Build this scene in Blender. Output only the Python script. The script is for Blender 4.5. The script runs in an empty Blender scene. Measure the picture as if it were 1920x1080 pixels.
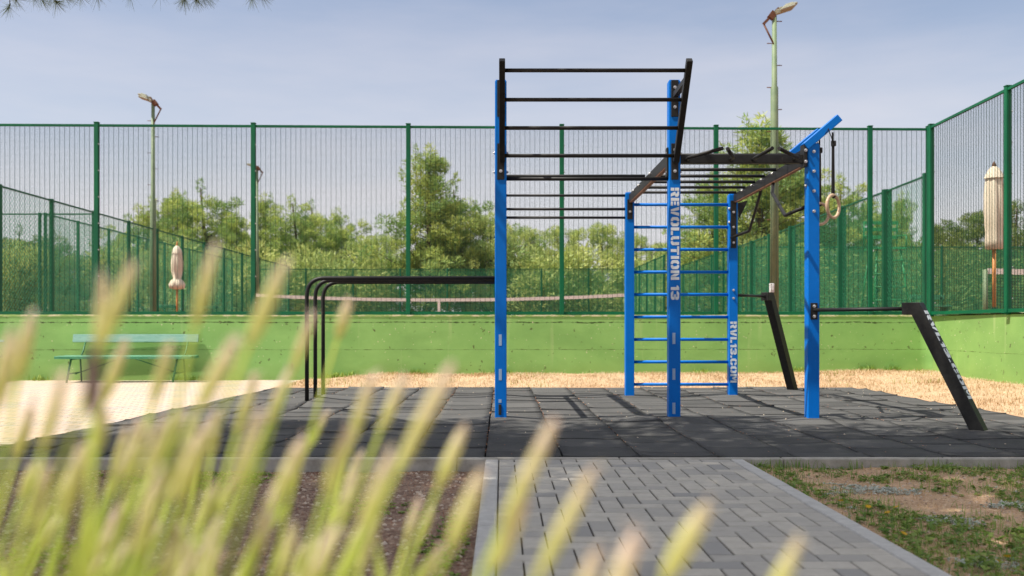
import bpy, math, random
import numpy as np
from mathutils import Vector, Matrix
R = math.radians
rnd = random.Random(7)
NR = np.random.RandomState(11)
S = bpy.context.scene
C = S.collection

# ------------------------------------------------------------------ camera
F, CX, HY, H = 1802.0, 941.0, 612.0, 0.841      # focal length and vanishing point in photograph pixels, eye height
cam = bpy.data.cameras.new('camera'); cam_o = bpy.data.objects.new('camera', cam); C.objects.link(cam_o)
cam_o.location = (0, 0, H); cam_o.rotation_euler = (R(90), 0, 0)
cam.sensor_width = 36; cam.lens = F / 1920 * 36
cam.shift_x = (960 - CX) / 1920; cam.shift_y = (HY - 540) / 1920
cam.clip_start = 0.05; cam.clip_end = 2000
cam.dof.use_dof = True; cam.dof.focus_distance = 7.4; cam.dof.aperture_fstop = cam.lens / 12.5
S.camera = cam_o

# ------------------------------------------------------------------ sky and sun
SUN = Vector((-0.56, -0.185, 1.0)).normalized()
elev = math.asin(SUN.z); rot = math.atan2(SUN.x, SUN.y)
W = bpy.data.worlds.new('World'); S.world = W; W.use_nodes = True
nt = W.node_tree; nt.nodes.clear()
def N(nt, t, **k):
    n = nt.nodes.new(t)
    for a, b in k.items(): setattr(n, a, b)
    return n
sky = N(nt, 'ShaderNodeTexSky', sky_type='NISHITA'); sky.sun_disc = False
sky.sun_elevation = elev; sky.sun_rotation = rot % (2 * math.pi)
sky.air_density = 1.0; sky.dust_density = 1.6; sky.ozone_density = 2.0
bgn = N(nt, 'ShaderNodeBackground'); bgn.inputs['Strength'].default_value = 0.105
out = N(nt, 'ShaderNodeOutputWorld')
tc = N(nt, 'ShaderNodeTexCoord'); mp = N(nt, 'ShaderNodeMapping'); mp.inputs['Scale'].default_value = (1.2, 1.2, 6.0)
nz = N(nt, 'ShaderNodeTexNoise'); nz.inputs['Scale'].default_value = 1.7; nz.inputs['Detail'].default_value = 6; nz.inputs['Roughness'].default_value = .55
rp = N(nt, 'ShaderNodeMapRange'); rp.inputs[1].default_value = .35; rp.inputs[2].default_value = .75; rp.inputs[3].default_value = .12; rp.inputs[4].default_value = .48
sx = N(nt, 'ShaderNodeSeparateXYZ')
hz = N(nt, 'ShaderNodeMapRange'); hz.inputs[1].default_value = 0.02; hz.inputs[2].default_value = .33; hz.inputs[3].default_value = .75; hz.inputs[4].default_value = 0.0
ad = N(nt, 'ShaderNodeMath', operation='ADD', use_clamp=True)
mx = N(nt, 'ShaderNodeMix', data_type='RGBA'); mx.inputs['B'].default_value = (5.2, 5.1, 5.6, 1)
hc = N(nt, 'ShaderNodeMapRange'); hc.inputs[1].default_value = .30; hc.inputs[2].default_value = .04
mc = N(nt, 'ShaderNodeMix', data_type='RGBA'); mc.inputs['A'].default_value = (5.5, 5.3, 5.75, 1); mc.inputs['B'].default_value = (6.3, 6.1, 6.2, 1)
zc = N(nt, 'ShaderNodeMapRange'); zc.inputs[1].default_value = .36; zc.inputs[2].default_value = .6; zc.inputs[4].default_value = .55
zm = N(nt, 'ShaderNodeMix', data_type='RGBA'); zm.inputs['B'].default_value = (6.6, 6.4, 6.4, 1)  # bright veil overhead, out of view, added to whiten the fill light
L = nt.links.new
L(tc.outputs['Generated'], mp.inputs[0]); L(mp.outputs[0], nz.inputs['Vector']); L(nz.outputs['Fac'], rp.inputs[0])
L(tc.outputs['Generated'], sx.inputs[0]); L(sx.outputs['Z'], hz.inputs[0])
L(rp.outputs[0], ad.inputs[0]); L(hz.outputs[0], ad.inputs[1]); L(ad.outputs[0], mx.inputs['Factor'])
L(sx.outputs['Z'], hc.inputs[0]); L(hc.outputs[0], mc.inputs['Factor']); L(mc.outputs['Result'], mx.inputs['B'])
L(sky.outputs[0], mx.inputs['A']); L(sx.outputs['Z'], zc.inputs[0]); L(zc.outputs[0], zm.inputs['Factor']); L(mx.outputs['Result'], zm.inputs['A']); L(zm.outputs['Result'], bgn.inputs['Color']); L(bgn.outputs[0], out.inputs['Surface'])
sun = bpy.data.lights.new('sun', 'SUN'); sun.energy = 5.0; sun.angle = R(0.53); sun.color = (1.0, .94, .84)
sun_o = bpy.data.objects.new('sun', sun); C.objects.link(sun_o); sun_o.rotation_euler = SUN.to_track_quat('Z', 'Y').to_euler()
S.view_settings.view_transform = 'Standard'; S.view_settings.look = 'None'; S.view_settings.exposure = 0.46; S.view_settings.gamma = 1
S.render.engine = 'CYCLES'; S.cycles.use_denoising = True; S.cycles.max_bounces = 6; S.cycles.transparent_max_bounces = 6
S.cycles.sample_clamp_indirect = 8

def P(px, py, Y): return Vector(((px - CX) * Y / F, Y, H - (py - HY) * Y / F))
def PX(px, Y): return (px - CX) * Y / F
def PZ(py, Y): return H - (py - HY) * Y / F

# ------------------------------------------------------------------ materials
def srgb(r, g, b):
    f = lambda c: (c / 255 / 12.92) if c / 255 <= .04045 else ((c / 255 + .055) / 1.055) ** 2.4
    return (f(r), f(g), f(b), 1)
def mat(name, col, rough=.6, metal=0, col2=None, nscale=8, bump=0, bscale=60, spec=.5, tint=None, detail=4, coat=0, trans=0, lo=.35, hi=.65, stretch=None):
    """base colour mixed with col2 by a noise, optional bump, optional per-face attribute 'tint' mixing towards a colour"""
    m = bpy.data.materials.new(name); m.use_nodes = True; t = m.node_tree; b = t.nodes['Principled BSDF']
    b.inputs['Roughness'].default_value = rough; b.inputs['Metallic'].default_value = metal
    b.inputs['Specular IOR Level'].default_value = spec; b.inputs['Coat Weight'].default_value = coat
    b.inputs['Base Color'].default_value = col
    tcn = N(t, 'ShaderNodeTexCoord'); src = tcn.outputs['Object']
    if stretch:
        mpn = N(t, 'ShaderNodeMapping'); mpn.inputs['Scale'].default_value = stretch; t.links.new(src, mpn.inputs[0]); src = mpn.outputs[0]
    last = None
    if col2:
        n = N(t, 'ShaderNodeTexNoise'); n.inputs['Scale'].default_value = nscale; n.inputs['Detail'].default_value = detail; n.inputs['Roughness'].default_value = .6
        t.links.new(src, n.inputs['Vector'])
        r = N(t, 'ShaderNodeMapRange'); r.inputs[1].default_value = lo; r.inputs[2].default_value = hi; t.links.new(n.outputs['Fac'], r.inputs[0])
        x = N(t, 'ShaderNodeMix', data_type='RGBA'); x.inputs['A'].default_value = col; x.inputs['B'].default_value = col2
        t.links.new(r.outputs[0], x.inputs['Factor']); last = x.outputs['Result']
    if tint:
        a = N(t, 'ShaderNodeAttribute', attribute_name='tint'); x = N(t, 'ShaderNodeMix', data_type='RGBA')
        if last: t.links.new(last, x.inputs['A'])
        else: x.inputs['A'].default_value = col
        x.inputs['B'].default_value = tint; t.links.new(a.outputs['Fac'], x.inputs['Factor']); last = x.outputs['Result']
    if last: t.links.new(last, b.inputs['Base Color'])
    if bump:
        n = N(t, 'ShaderNodeTexNoise'); n.inputs['Scale'].default_value = bscale; n.inputs['Detail'].default_value = 5; t.links.new(src, n.inputs['Vector'])
        bn = N(t, 'ShaderNodeBump'); bn.inputs['Strength'].default_value = bump; bn.inputs['Distance'].default_value = .01
        t.links.new(n.outputs['Fac'], bn.inputs['Height']); t.links.new(bn.outputs[0], b.inputs['Normal'])
    if trans:   # thin leaves let light through
        tr = N(t, 'ShaderNodeBsdfTranslucent'); ms = N(t, 'ShaderNodeMixShader'); ms.inputs[0].default_value = trans
        if last: t.links.new(last, tr.inputs['Color'])
        else: tr.inputs['Color'].default_value = col
        o = t.nodes['Material Output']; t.links.new(b.outputs[0], ms.inputs[1]); t.links.new(tr.outputs[0], ms.inputs[2]); t.links.new(ms.outputs[0], o.inputs[0])
    return m
M = {}
M['blue'] = mat('blue_paint', (.0, .165, .62, 1), .38, col2=(.0, .145, .55, 1), nscale=3, bump=.02, bscale=300, spec=.16)
M['black'] = mat('black_powder_coat', (.011, .011, .011, 1), .45, col2=(.018, .018, .017, 1), nscale=25, bump=.05, bscale=500, spec=.28)
M['underside'] = mat('brown_underside', srgb(150, 105, 85), .7, col2=srgb(110, 72, 56), nscale=14)
M['bolt'] = mat('bolt_steel', (.55, .55, .55, 1), .35, metal=.9)
M['white_vinyl'] = mat('white_vinyl', (.74, .78, .80, 1), .5, col2=(.62, .67, .70, 1), nscale=40)
M['tape'] = mat('pale_tape', srgb(150, 175, 205), .5)
M['strap'] = mat('black_webbing', (.012, .012, .012, 1), .8)
M['wood'] = mat('ring_wood', srgb(208, 182, 152), .5, col2=srgb(170, 140, 112), nscale=20, stretch=(1, 1, 6))
M['fence'] = mat('fence_green', srgb(2, 98, 62), .45, col2=srgb(2, 84, 56), nscale=2, spec=.3)
M['wire'] = mat('fence_wire_green', srgb(34, 62, 50), .6, spec=.2)
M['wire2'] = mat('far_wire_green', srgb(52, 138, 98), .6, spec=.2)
M['pole'] = mat('pole_paint', srgb(126, 144, 108), .6, col2=srgb(102, 124, 92), nscale=3, bump=.03)
M['lampbox'] = mat('lamp_housing', srgb(150, 150, 130), .5, metal=.2)
M['rust'] = mat('rusty_steel', srgb(98, 62, 40), .8)
M['canvas'] = mat('cream_canvas', srgb(232, 222, 200), .9, col2=srgb(214, 200, 174), nscale=5, bump=.1, bscale=40, stretch=(1, 1, .25))
M['polewood'] = mat('varnished_pole', srgb(204, 138, 72), .5)
M['net_tape'] = mat('net_tape', srgb(214, 206, 196), .8)
M['net'] = mat('net_cord', srgb(24, 44, 34), .8)
M['bench_green'] = mat('bench_green', srgb(70, 142, 104), .5, col2=srgb(48, 122, 84), nscale=9)
M['bench_back'] = mat('bench_board', srgb(112, 158, 142), .5, col2=srgb(132, 172, 158), nscale=12, stretch=(.5, 3, 3), bump=.1, bscale=30)
M['dark_iron'] = mat('bench_iron', srgb(40, 110, 66), .5)
M['conc'] = mat('concrete_kerb', srgb(188, 182, 170), .85, col2=srgb(156, 150, 138), nscale=9, bump=.2, bscale=90)
M['conc_warm'] = mat('sandy_edging', srgb(196, 160, 126), .9, col2=srgb(172, 138, 108), nscale=20, bump=.2)
M['bark'] = mat('pine_bark', srgb(104, 84, 68), .9, col2=srgb(66, 50, 42), nscale=7, bump=.6, bscale=12, stretch=(1, 1, .3))
M['needles'] = mat('pine_needles', srgb(122, 156, 90), .6, tint=srgb(194, 204, 110), trans=.35, spec=.25)
M['needles_dark'] = mat('dark_foliage', srgb(92, 122, 64), .6, tint=srgb(142, 152, 80), trans=.3, spec=.25)
M['foliage_olive'] = mat('olive_foliage', srgb(144, 170, 102), .6, tint=srgb(204, 210, 126), trans=.35, spec=.25)
M['twig'] = mat('twig_bark', srgb(70, 52, 38), .9)
M['near_needles'] = mat('near_needles', srgb(62, 82, 44), .5, tint=srgb(100, 112, 58), trans=.2)
M['dry'] = mat('dry_grass', srgb(168, 130, 84), .8, tint=srgb(222, 206, 176), trans=.25)
M['greenblade'] = mat('green_blade', srgb(128, 138, 62), .7, tint=srgb(168, 158, 74), trans=.3)
M['weed'] = mat('weed_leaf', srgb(98, 140, 54), .6, tint=srgb(160, 180, 84), trans=.25)
M['silver'] = mat('silver_leaf', srgb(190, 200, 186), .8, tint=srgb(226, 230, 218), trans=.2)
M['straw'] = mat('straw', srgb(190, 154, 114), .85, tint=srgb(226, 196, 152))
M['pebble'] = mat('pebbles', srgb(150, 120, 98), .85, tint=srgb(214, 196, 176))
M['redbits'] = mat('needle_litter', srgb(132, 78, 54), .85, tint=srgb(196, 150, 118))
M['yellow'] = mat('yellow_petals', srgb(240, 190, 20), .6)
M['stem'] = mat('lavender_stem', srgb(204, 212, 104), .6, tint=srgb(176, 192, 88), trans=.5)
M['head'] = mat('flower_head', srgb(212, 212, 138), .8, tint=srgb(230, 214, 200), trans=.45)
M['old_head'] = mat('spent_flower_head', srgb(150, 134, 120), .8, tint=srgb(120, 100, 96), trans=.3)
M['stone'] = mat('pale_stone', srgb(206, 192, 172), .85, col2=srgb(160, 146, 130), nscale=6)
M['white_box'] = mat('white_plastic', srgb(220, 224, 222), .4)
M['umpire'] = mat('umpire_green', srgb(30, 130, 70), .5)

def wear(m, col, lo, hi, amt, scale=60, stretch=(1, 1, .25)):
    t = m.node_tree; b = t.nodes['Principled BSDF']; bc = b.inputs['Base Color'].links[0].from_socket
    tcn = N(t, 'ShaderNodeTexCoord'); mpn = N(t, 'ShaderNodeMapping'); mpn.inputs['Scale'].default_value = stretch; t.links.new(tcn.outputs['Object'], mpn.inputs[0])
    n = N(t, 'ShaderNodeTexNoise'); n.inputs['Scale'].default_value = scale; n.inputs['Detail'].default_value = 8; n.inputs['Roughness'].default_value = .75; t.links.new(mpn.outputs[0], n.inputs['Vector'])
    r = N(t, 'ShaderNodeMapRange'); r.inputs[1].default_value = lo; r.inputs[2].default_value = hi; r.inputs[4].default_value = amt; t.links.new(n.outputs['Fac'], r.inputs[0])
    x = N(t, 'ShaderNodeMix', data_type='RGBA'); t.links.new(r.outputs[0], x.inputs['Factor']); t.links.new(bc, x.inputs['A']); x.inputs['B'].default_value = col; t.links.new(x.outputs['Result'], b.inputs['Base Color'])
    rr = N(t, 'ShaderNodeMapRange'); rr.inputs[3].default_value = b.inputs['Roughness'].default_value - .1; rr.inputs[4].default_value = b.inputs['Roughness'].default_value + .22; t.links.new(n.outputs['Fac'], rr.inputs[0]); t.links.new(rr.outputs[0], b.inputs['Roughness'])
wear(M['blue'], (.12, .25, .5, 1), .60, .72, .5, 40); wear(M['black'], (.10, .085, .07, 1), .60, .75, .5, 50); wear(M['fence'], srgb(90, 150, 118), .60, .74, .35, 20)
wear(M['bench_back'], srgb(70, 120, 96), .58, .66, .7, 30, (.2, 1, 1)); wear(M['bench_green'], srgb(150, 170, 140), .60, .68, .7, 30, (.3, 1, 1))
# painted wall: board marks, an irregular crack line, peeling spots and drip stains
def wall_mat(name, ca, cb, zcrack):
    m = mat(name, ca, .75, col2=cb, nscale=1.3, detail=7)
    t = m.node_tree; b = t.nodes['Principled BSDF']; bc = b.inputs['Base Color'].links[0].from_socket
    tcn = N(t, 'ShaderNodeTexCoord'); sp = N(t, 'ShaderNodeSeparateXYZ'); t.links.new(tcn.outputs['Object'], sp.inputs[0])
    def noise(scale, stretch=(1, 1, 1), detail=5):
        mpn = N(t, 'ShaderNodeMapping'); mpn.inputs['Scale'].default_value = stretch; t.links.new(tcn.outputs['Object'], mpn.inputs[0])
        n = N(t, 'ShaderNodeTexNoise'); n.inputs['Scale'].default_value = scale; n.inputs['Detail'].default_value = detail; t.links.new(mpn.outputs[0], n.inputs['Vector']); return n.outputs['Fac']
    def mth(op, a, b_, clamp=False):
        n = N(t, 'ShaderNodeMath', operation=op, use_clamp=clamp)
        for i, v in enumerate((a, b_)):
            if v is None: continue
            if isinstance(v, (int, float)): n.inputs[i].default_value = v
            else: t.links.new(v, n.inputs[i])
        return n.outputs[0]
    def mix(fac, a, colb):
        x = N(t, 'ShaderNodeMix', data_type='RGBA'); t.links.new(fac, x.inputs['Factor']); t.links.new(a, x.inputs['A']); x.inputs['B'].default_value = colb; return x.outputs['Result']
    def line(z0, wob, width, gate_scale, gate):
        w = mth('MULTIPLY', mth('SUBTRACT', noise(3.0, (1, 1, .2)), .5), wob)
        w2 = mth('MULTIPLY', mth('SUBTRACT', noise(28, (1, 1, .2)), .5), wob * .35)
        d = mth('ABSOLUTE', mth('SUBTRACT', mth('SUBTRACT', sp.outputs['Z'], z0), mth('ADD', w, w2)), None)
        thick = mth('ADD', mth('MULTIPLY', mth('SUBTRACT', noise(gate_scale * 3, (1, 1, .1)), gate, True), width), width * .035)
        return mth('LESS_THAN', d, thick)
    patches = noise(.9, (1, 1, 2.2), 8)
    pr = N(t, 'ShaderNodeMapRange'); pr.inputs[1].default_value = .5; pr.inputs[2].default_value = .62; t.links.new(patches, pr.inputs[0])
    c = mix(mth('MULTIPLY', pr.outputs[0], .6), bc, tuple(v * .88 for v in cb[:3]) + (1,))
    streak = N(t, 'ShaderNodeMapRange'); streak.inputs[1].default_value = .64; streak.inputs[2].default_value = .78; streak.inputs[4].default_value = .35
    t.links.new(noise(7, (1, 1, .06), 3), streak.inputs[0]); c = mix(streak.outputs[0], c, srgb(196, 206, 150))
    cr = line(zcrack, .040, .05, 4.5, .44)
    cr2 = line(.47, .02, .022, 3.0, .44)
    peel = N(t, 'ShaderNodeMapRange'); peel.inputs[1].default_value = .665; peel.inputs[2].default_value = .69; t.links.new(noise(11, (1, 1, 1), 6), peel.inputs[0])
    dots = N(t, 'ShaderNodeMapRange'); dots.inputs[1].default_value = .70; dots.inputs[2].default_value = .72; t.links.new(noise(26, (1, 1, 1), 3), dots.inputs[0])
    c = mix(cr, c, srgb(60, 84, 34)); c = mix(cr2, c, srgb(86, 112, 48)); c = mix(peel.outputs[0], c, srgb(92, 112, 60)); c = mix(dots.outputs[0], c, srgb(210, 206, 170))
    low = N(t, 'ShaderNodeMapRange'); low.inputs[1].default_value = .32; low.inputs[2].default_value = .0; low.inputs[4].default_value = .55
    t.links.new(mth('ADD', sp.outputs['Z'], mth('MULTIPLY', mth('SUBTRACT', noise(2.2), .5), .35)), low.inputs[0]); c = mix(low.outputs[0], c, srgb(128, 158, 80))
    t.links.new(c, b.inputs['Base Color'])
    hgt = mth('SUBTRACT', mth('ADD', mth('MULTIPLY', noise(3.0, (1, 1, 1.4), 3), .6), mth('MULTIPLY', noise(70), .22)), mth('MULTIPLY', mth('ADD', cr, cr2), .8))
    bn = N(t, 'ShaderNodeBump'); bn.inputs['Strength'].default_value = .7; bn.inputs['Distance'].default_value = .012; t.links.new(hgt, bn.inputs['Height']); t.links.new(bn.outputs[0], b.inputs['Normal'])
    return m
M['wall'] = wall_mat('green_painted_concrete', srgb(140, 186, 104), srgb(124, 172, 92), .905)
M['wall_r'] = wall_mat('green_painted_concrete_pale', srgb(134, 172, 92), srgb(120, 160, 84), 2.0)
M['coping'] = mat('chipped_coping', srgb(150, 180, 104), .8, col2=srgb(216, 208, 170), nscale=9, detail=8, lo=.47, hi=.58, bump=.5, bscale=25, stretch=(1, 3, 3))

def ground_mat(name, ca, cb, cc, s1, s2, bump=.5, bscale=50, rough=.95):
    m = mat(name, ca, rough, col2=cb, nscale=s1, detail=8, bump=bump, bscale=bscale)
    t = m.node_tree; b = t.nodes['Principled BSDF']; bc = b.inputs['Base Color'].links[0].from_socket
    tcn = N(t, 'ShaderNodeTexCoord'); n = N(t, 'ShaderNodeTexNoise'); n.inputs['Scale'].default_value = s2; n.inputs['Detail'].default_value = 8; n.inputs['Roughness'].default_value = .7
    t.links.new(tcn.outputs['Object'], n.inputs['Vector'])
    r = N(t, 'ShaderNodeMapRange'); r.inputs[1].default_value = .45; r.inputs[2].default_value = .62; t.links.new(n.outputs['Fac'], r.inputs[0])
    x = N(t, 'ShaderNodeMix', data_type='RGBA'); t.links.new(r.outputs[0], x.inputs['Factor']); t.links.new(bc, x.inputs['A']); x.inputs['B'].default_value = cc
    t.links.new(x.outputs['Result'], b.inputs['Base Color']); return m
M['soil'] = ground_mat('brown_soil', srgb(146, 116, 94), srgb(104, 74, 58), srgb(178, 152, 128), 5, 38, .9, 60)
M['dirt'] = ground_mat('pale_dirt', srgb(204, 164, 124), srgb(162, 124, 90), srgb(226, 196, 160), 3, 60, .8, 70)
M['drysoil'] = ground_mat('dry_bank', srgb(188, 152, 112), srgb(156, 122, 88), srgb(212, 190, 160), 6, 50, .9, 40)
M['court'] = ground_mat('court_surface', srgb(150, 96, 72), srgb(130, 84, 62), srgb(160, 110, 84), 2, 20, .1)
M['rubber'] = mat('black_rubber', (.104, .103, .101, 1), .9, col2=(.074, .074, .073, 1), nscale=2.2, bump=.55, bscale=240, tint=(.135, .134, .130, 1), spec=.12, detail=8)
M['underlay'] = mat('seam_fill', (.008, .008, .008, 1), .95)
M['paver'] = mat('grey_paver', srgb(208, 201, 187), .85, col2=srgb(194, 187, 173), nscale=14, bump=.35, bscale=180, tint=srgb(160, 157, 152), detail=8)
M['joint'] = mat('joint_sand', srgb(74, 66, 56), .95, col2=srgb(50, 44, 38), nscale=60)
M['kerbstone'] = mat('kerbstone', srgb(206, 203, 196), .8, col2=srgb(190, 187, 180), nscale=18, bump=.25, bscale=150)
wear(M['rubber'], srgb(126, 120, 110), .56, .75, .35, 7, (1, 1, 1)); wear(M['paver'], srgb(150, 130, 106), .58, .72, .4, 5, (1, 1, 1))
# pale block paving at the left
def paving_mat():
    m = mat('pale_block_paving', srgb(206, 184, 160), .85); t = m.node_tree; b = t.nodes['Principled BSDF']
    tcn = N(t, 'ShaderNodeTexCoord'); br = N(t, 'ShaderNodeTexBrick'); t.links.new(tcn.outputs['Object'], br.inputs['Vector'])
    br.inputs['Scale'].default_value = 1; br.inputs['Brick Width'].default_value = .2; br.inputs['Row Height'].default_value = .1; br.inputs['Mortar Size'].default_value = .007
    br.inputs['Color1'].default_value = srgb(214, 190, 166); br.inputs['Color2'].default_value = srgb(178, 170, 164); br.inputs['Mortar'].default_value = srgb(128, 104, 82)
    n = N(t, 'ShaderNodeTexNoise'); n.inputs['Scale'].default_value = 1.1; n.inputs['Detail'].default_value = 8; t.links.new(tcn.outputs['Object'], n.inputs['Vector'])
    r = N(t, 'ShaderNodeMapRange'); r.inputs[1].default_value = .42; r.inputs[2].default_value = .68; r.inputs[4].default_value = .55; t.links.new(n.outputs['Fac'], r.inputs[0])
    x = N(t, 'ShaderNodeMix', data_type='RGBA'); t.links.new(r.outputs[0], x.inputs['Factor']); t.links.new(br.outputs['Color'], x.inputs['A']); x.inputs['B'].default_value = srgb(206, 176, 150)
    t.links.new(x.outputs['Result'], b.inputs['Base Color'])
    bn = N(t, 'ShaderNodeBump'); bn.inputs['Strength'].default_value = .5; bn.inputs['Distance'].default_value = .008; t.links.new(br.outputs['Color'], bn.inputs['Height']); t.links.new(bn.outputs[0], b.inputs['Normal'])
    return m
M['paving'] = paving_mat()

# ------------------------------------------------------------------ mesh helpers
def tag(o, label=None, cat=None, group=None, kind=None):
    if label: o['label'] = label
    if cat: o['category'] = cat
    if group: o['group'] = group
    if kind: o['kind'] = kind
    return o
def empty(name, loc, label, cat, group=None, rz=0):
    o = bpy.data.objects.new(name, None); C.objects.link(o); o.location = loc; o.rotation_euler = (0, 0, rz); o.empty_display_size = .1
    return tag(o, label, cat, group)
def copy_tree(o, parent=None):
    c = o.copy(); C.objects.link(c); c.parent = parent
    for ch in [x for x in bpy.data.objects if x.parent == o]: copy_tree(ch, c)
    return c
class MB:
    def __init__(s): s.v = []; s.f = []; s.t = []; s.sm = []
    def add(s, vs, fs, tint=0., smooth=False):
        o = len(s.v); s.v += [tuple(v) for v in vs]; s.f += [[o + i for i in f] for f in fs]; s.t += [tint] * len(fs); s.sm += [smooth] * len(fs); return s
    def box(s, c, d, tint=0., M3=None, bev=0):
        c = Vector(c); d = Vector(d) / 2; M3 = M3 or Matrix.Identity(3)
        if bev <= 0:
            vs = [c + M3 @ Vector((x * d.x, y * d.y, z * d.z)) for x in (-1, 1) for y in (-1, 1) for z in (-1, 1)]
            return s.add(vs, [(0, 1, 3, 2), (4, 6, 7, 5), (0, 4, 5, 1), (2, 3, 7, 6), (0, 2, 6, 4), (1, 5, 7, 3)], tint)
        b = bev; vs = []; idx = {}                      # chamfered box
        for x in (-1, 1):
            for y in (-1, 1):
                for z in (-1, 1):
                    for k in range(3):
                        q = [x * (d.x - b), y * (d.y - b), z * (d.z - b)]; q[k] = (x, y, z)[k] * d[k]
                        idx[x, y, z, k] = len(vs); vs.append(c + M3 @ Vector(q))
        fs = []
        for k in range(3):
            a, e = [i for i in range(3) if i != k]
            for sg in (-1, 1):
                q = []
                for (p, r) in ((-1, -1), (1, -1), (1, 1), (-1, 1)):
                    n = [0, 0, 0]; n[k] = sg; n[a] = p; n[e] = r; q.append(idx[n[0], n[1], n[2], k])
                fs.append(q)
        for k in range(3):
            a, e = [i for i in range(3) if i != k]
            for p in (-1, 1):
                for r in (-1, 1):
                    n0 = [0, 0, 0]; n1 = [0, 0, 0]; n0[k] = -1; n1[k] = 1; n0[a] = n1[a] = p; n0[e] = n1[e] = r
                    fs.append([idx[(*n0, a)], idx[(*n1, a)], idx[(*n1, e)], idx[(*n0, e)]])
        for x in (-1, 1):
            for y in (-1, 1):
                for z in (-1, 1): fs.append([idx[x, y, z, 0], idx[x, y, z, 1], idx[x, y, z, 2]])
        return s.add(vs, fs, tint)
    def bar(s, a, b, w, h, up=(0, 0, 1), tint=0., bev=0):
        a = Vector(a); b = Vector(b); z = (b - a); l = z.length; z.normalize(); up = Vector(up)
        x = up.cross(z)
        if x.length < 1e-4: x = Vector((1, 0, 0))
        x.normalize(); y = z.cross(x)
        return s.box((a + b) / 2, (w, h, l), tint, Matrix((x, y, z)).transposed(), bev)
    def tube(s, pts, r, n=12, tint=0., caps=True, smooth=True):
        pts = [Vector(p) for p in pts]; rs = r if isinstance(r, (list, tuple)) else [r] * len(pts)
        vs = []; t0 = (pts[1] - pts[0]).normalized(); ref = Vector((0, 0, 1)) if abs(t0.z) < .9 else Vector((1, 0, 0))
        x = ref.cross(t0).normalized()
        for i, p in enumerate(pts):
            t = (pts[min(i + 1, len(pts) - 1)] - pts[max(i - 1, 0)]).normalized()
            x = (x - t * x.dot(t)).normalized(); y = t.cross(x)
            for k in range(n):
                a = 2 * math.pi * k / n; vs.append(p + (x * math.cos(a) + y * math.sin(a)) * rs[i])
        o = len(s.v); s.v += [tuple(v) for v in vs]
        for i in range(len(pts) - 1):
            for k in range(n):
                s.f.append([o + i * n + k, o + i * n + (k + 1) % n, o + (i + 1) * n + (k + 1) % n, o + (i + 1) * n + k]); s.t.append(tint); s.sm.append(smooth)
        if caps:
            s.f.append([o + k for k in range(n)][::-1]); s.f.append([o + (len(pts) - 1) * n + k for k in range(n)]); s.t += [tint] * 2; s.sm += [False] * 2
        return s
    def lathe(s, c, prof, n=20, fold=0, nf=8, tint=0.):
        c = Vector(c); o = len(s.v)
        for (r, z) in prof:
            for k in range(n):
                a = 2 * math.pi * k / n; rr = r * (1 + fold * math.cos(nf * a + z * 1.3)); s.v.append(tuple(c + Vector((math.cos(a) * rr, math.sin(a) * rr, z))))
        for i in range(len(prof) - 1):
            for k in range(n):
                s.f.append([o + i * n + k, o + i * n + (k + 1) % n, o + (i + 1) * n + (k + 1) % n, o + (i + 1) * n + k]); s.t.append(tint); s.sm.append(True)
        return s
    def build(s, name, m, parent=None, loc=None):
        me = bpy.data.meshes.new(name); me.from_pydata(s.v, [], s.f); me.materials.append(m)
        me.polygons.foreach_set('use_smooth', s.sm)
        if any(s.t):
            a = me.attributes.new('tint', 'FLOAT', 'FACE'); a.data.foreach_set('value', s.t)
        o = bpy.data.objects.new(name, me); C.objects.link(o); o.parent = parent
        if loc: o.location = loc
        me.update(); return o
def tris(name, V, m, parent=None, tint=None, loc=None, nv=3):
    """V: (n, nv, 3) array of separate small faces"""
    n = len(V); me = bpy.data.meshes.new(name); me.vertices.add(n * nv); me.vertices.foreach_set('co', np.ascontiguousarray(V, dtype=np.float32).ravel())
    me.loops.add(n * nv); me.loops.foreach_set('vertex_index', np.arange(n * nv, dtype=np.int32))
    me.polygons.add(n); me.polygons.foreach_set('loop_start', np.arange(0, n * nv, nv, dtype=np.int32))
    me.materials.append(m)
    if tint is not None:
        a = me.attributes.new('tint', 'FLOAT', 'FACE'); a.data.foreach_set('value', np.ascontiguousarray(tint, dtype=np.float32))
    me.update(calc_edges=True)
    o = bpy.data.objects.new(name, me); C.objects.link(o); o.parent = parent
    if loc is not None: o.location = loc
    return o
def arc(p0, p1, p2, r, n=7):
    """corner at p1 rounded with radius r"""
    p0, p1, p2 = Vector(p0), Vector(p1), Vector(p2); a = (p0 - p1).normalized(); b = (p2 - p1).normalized()
    ang = a.angle(b); d = min(r / math.tan(ang / 2), (p0 - p1).length * .49, (p2 - p1).length * .49)
    A = p1 + a * d; B = p1 + b * d
    return [(A * (1 - t) + p1 * t) * (1 - t) + (p1 * (1 - t) + B * t) * t for t in [i / n for i in range(n + 1)]]
def rounded(pts, r):
    o = [Vector(pts[0])]
    for i in range(1, len(pts) - 1): o += arc(pts[i - 1], pts[i], pts[i + 1], r)
    return o + [Vector(pts[-1])]
from mathutils import noise as mn
def nz2(x, y, s=1., seed=0.): return mn.noise(Vector((x * s + seed, y * s - seed, seed * .7)))

# ------------------------------------------------------------------ the setting: ground
def sheet(name, x0, x1, y0, y1, nx, ny, zf, m, hole=None):
    b = MB(); xs = np.linspace(x0, x1, nx + 1); ys = np.linspace(y0, y1, ny + 1)
    b.v = [(x, y, zf(x, y)) for y in ys for x in xs]
    for j in range(ny):
        for i in range(nx):
            a = j * (nx + 1) + i; b.f.append([a, a + 1, a + nx + 2, a + nx + 1]); b.t.append(0); b.sm.append(True)
    o = b.build(name, m); o['kind'] = 'structure'; return o
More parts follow.
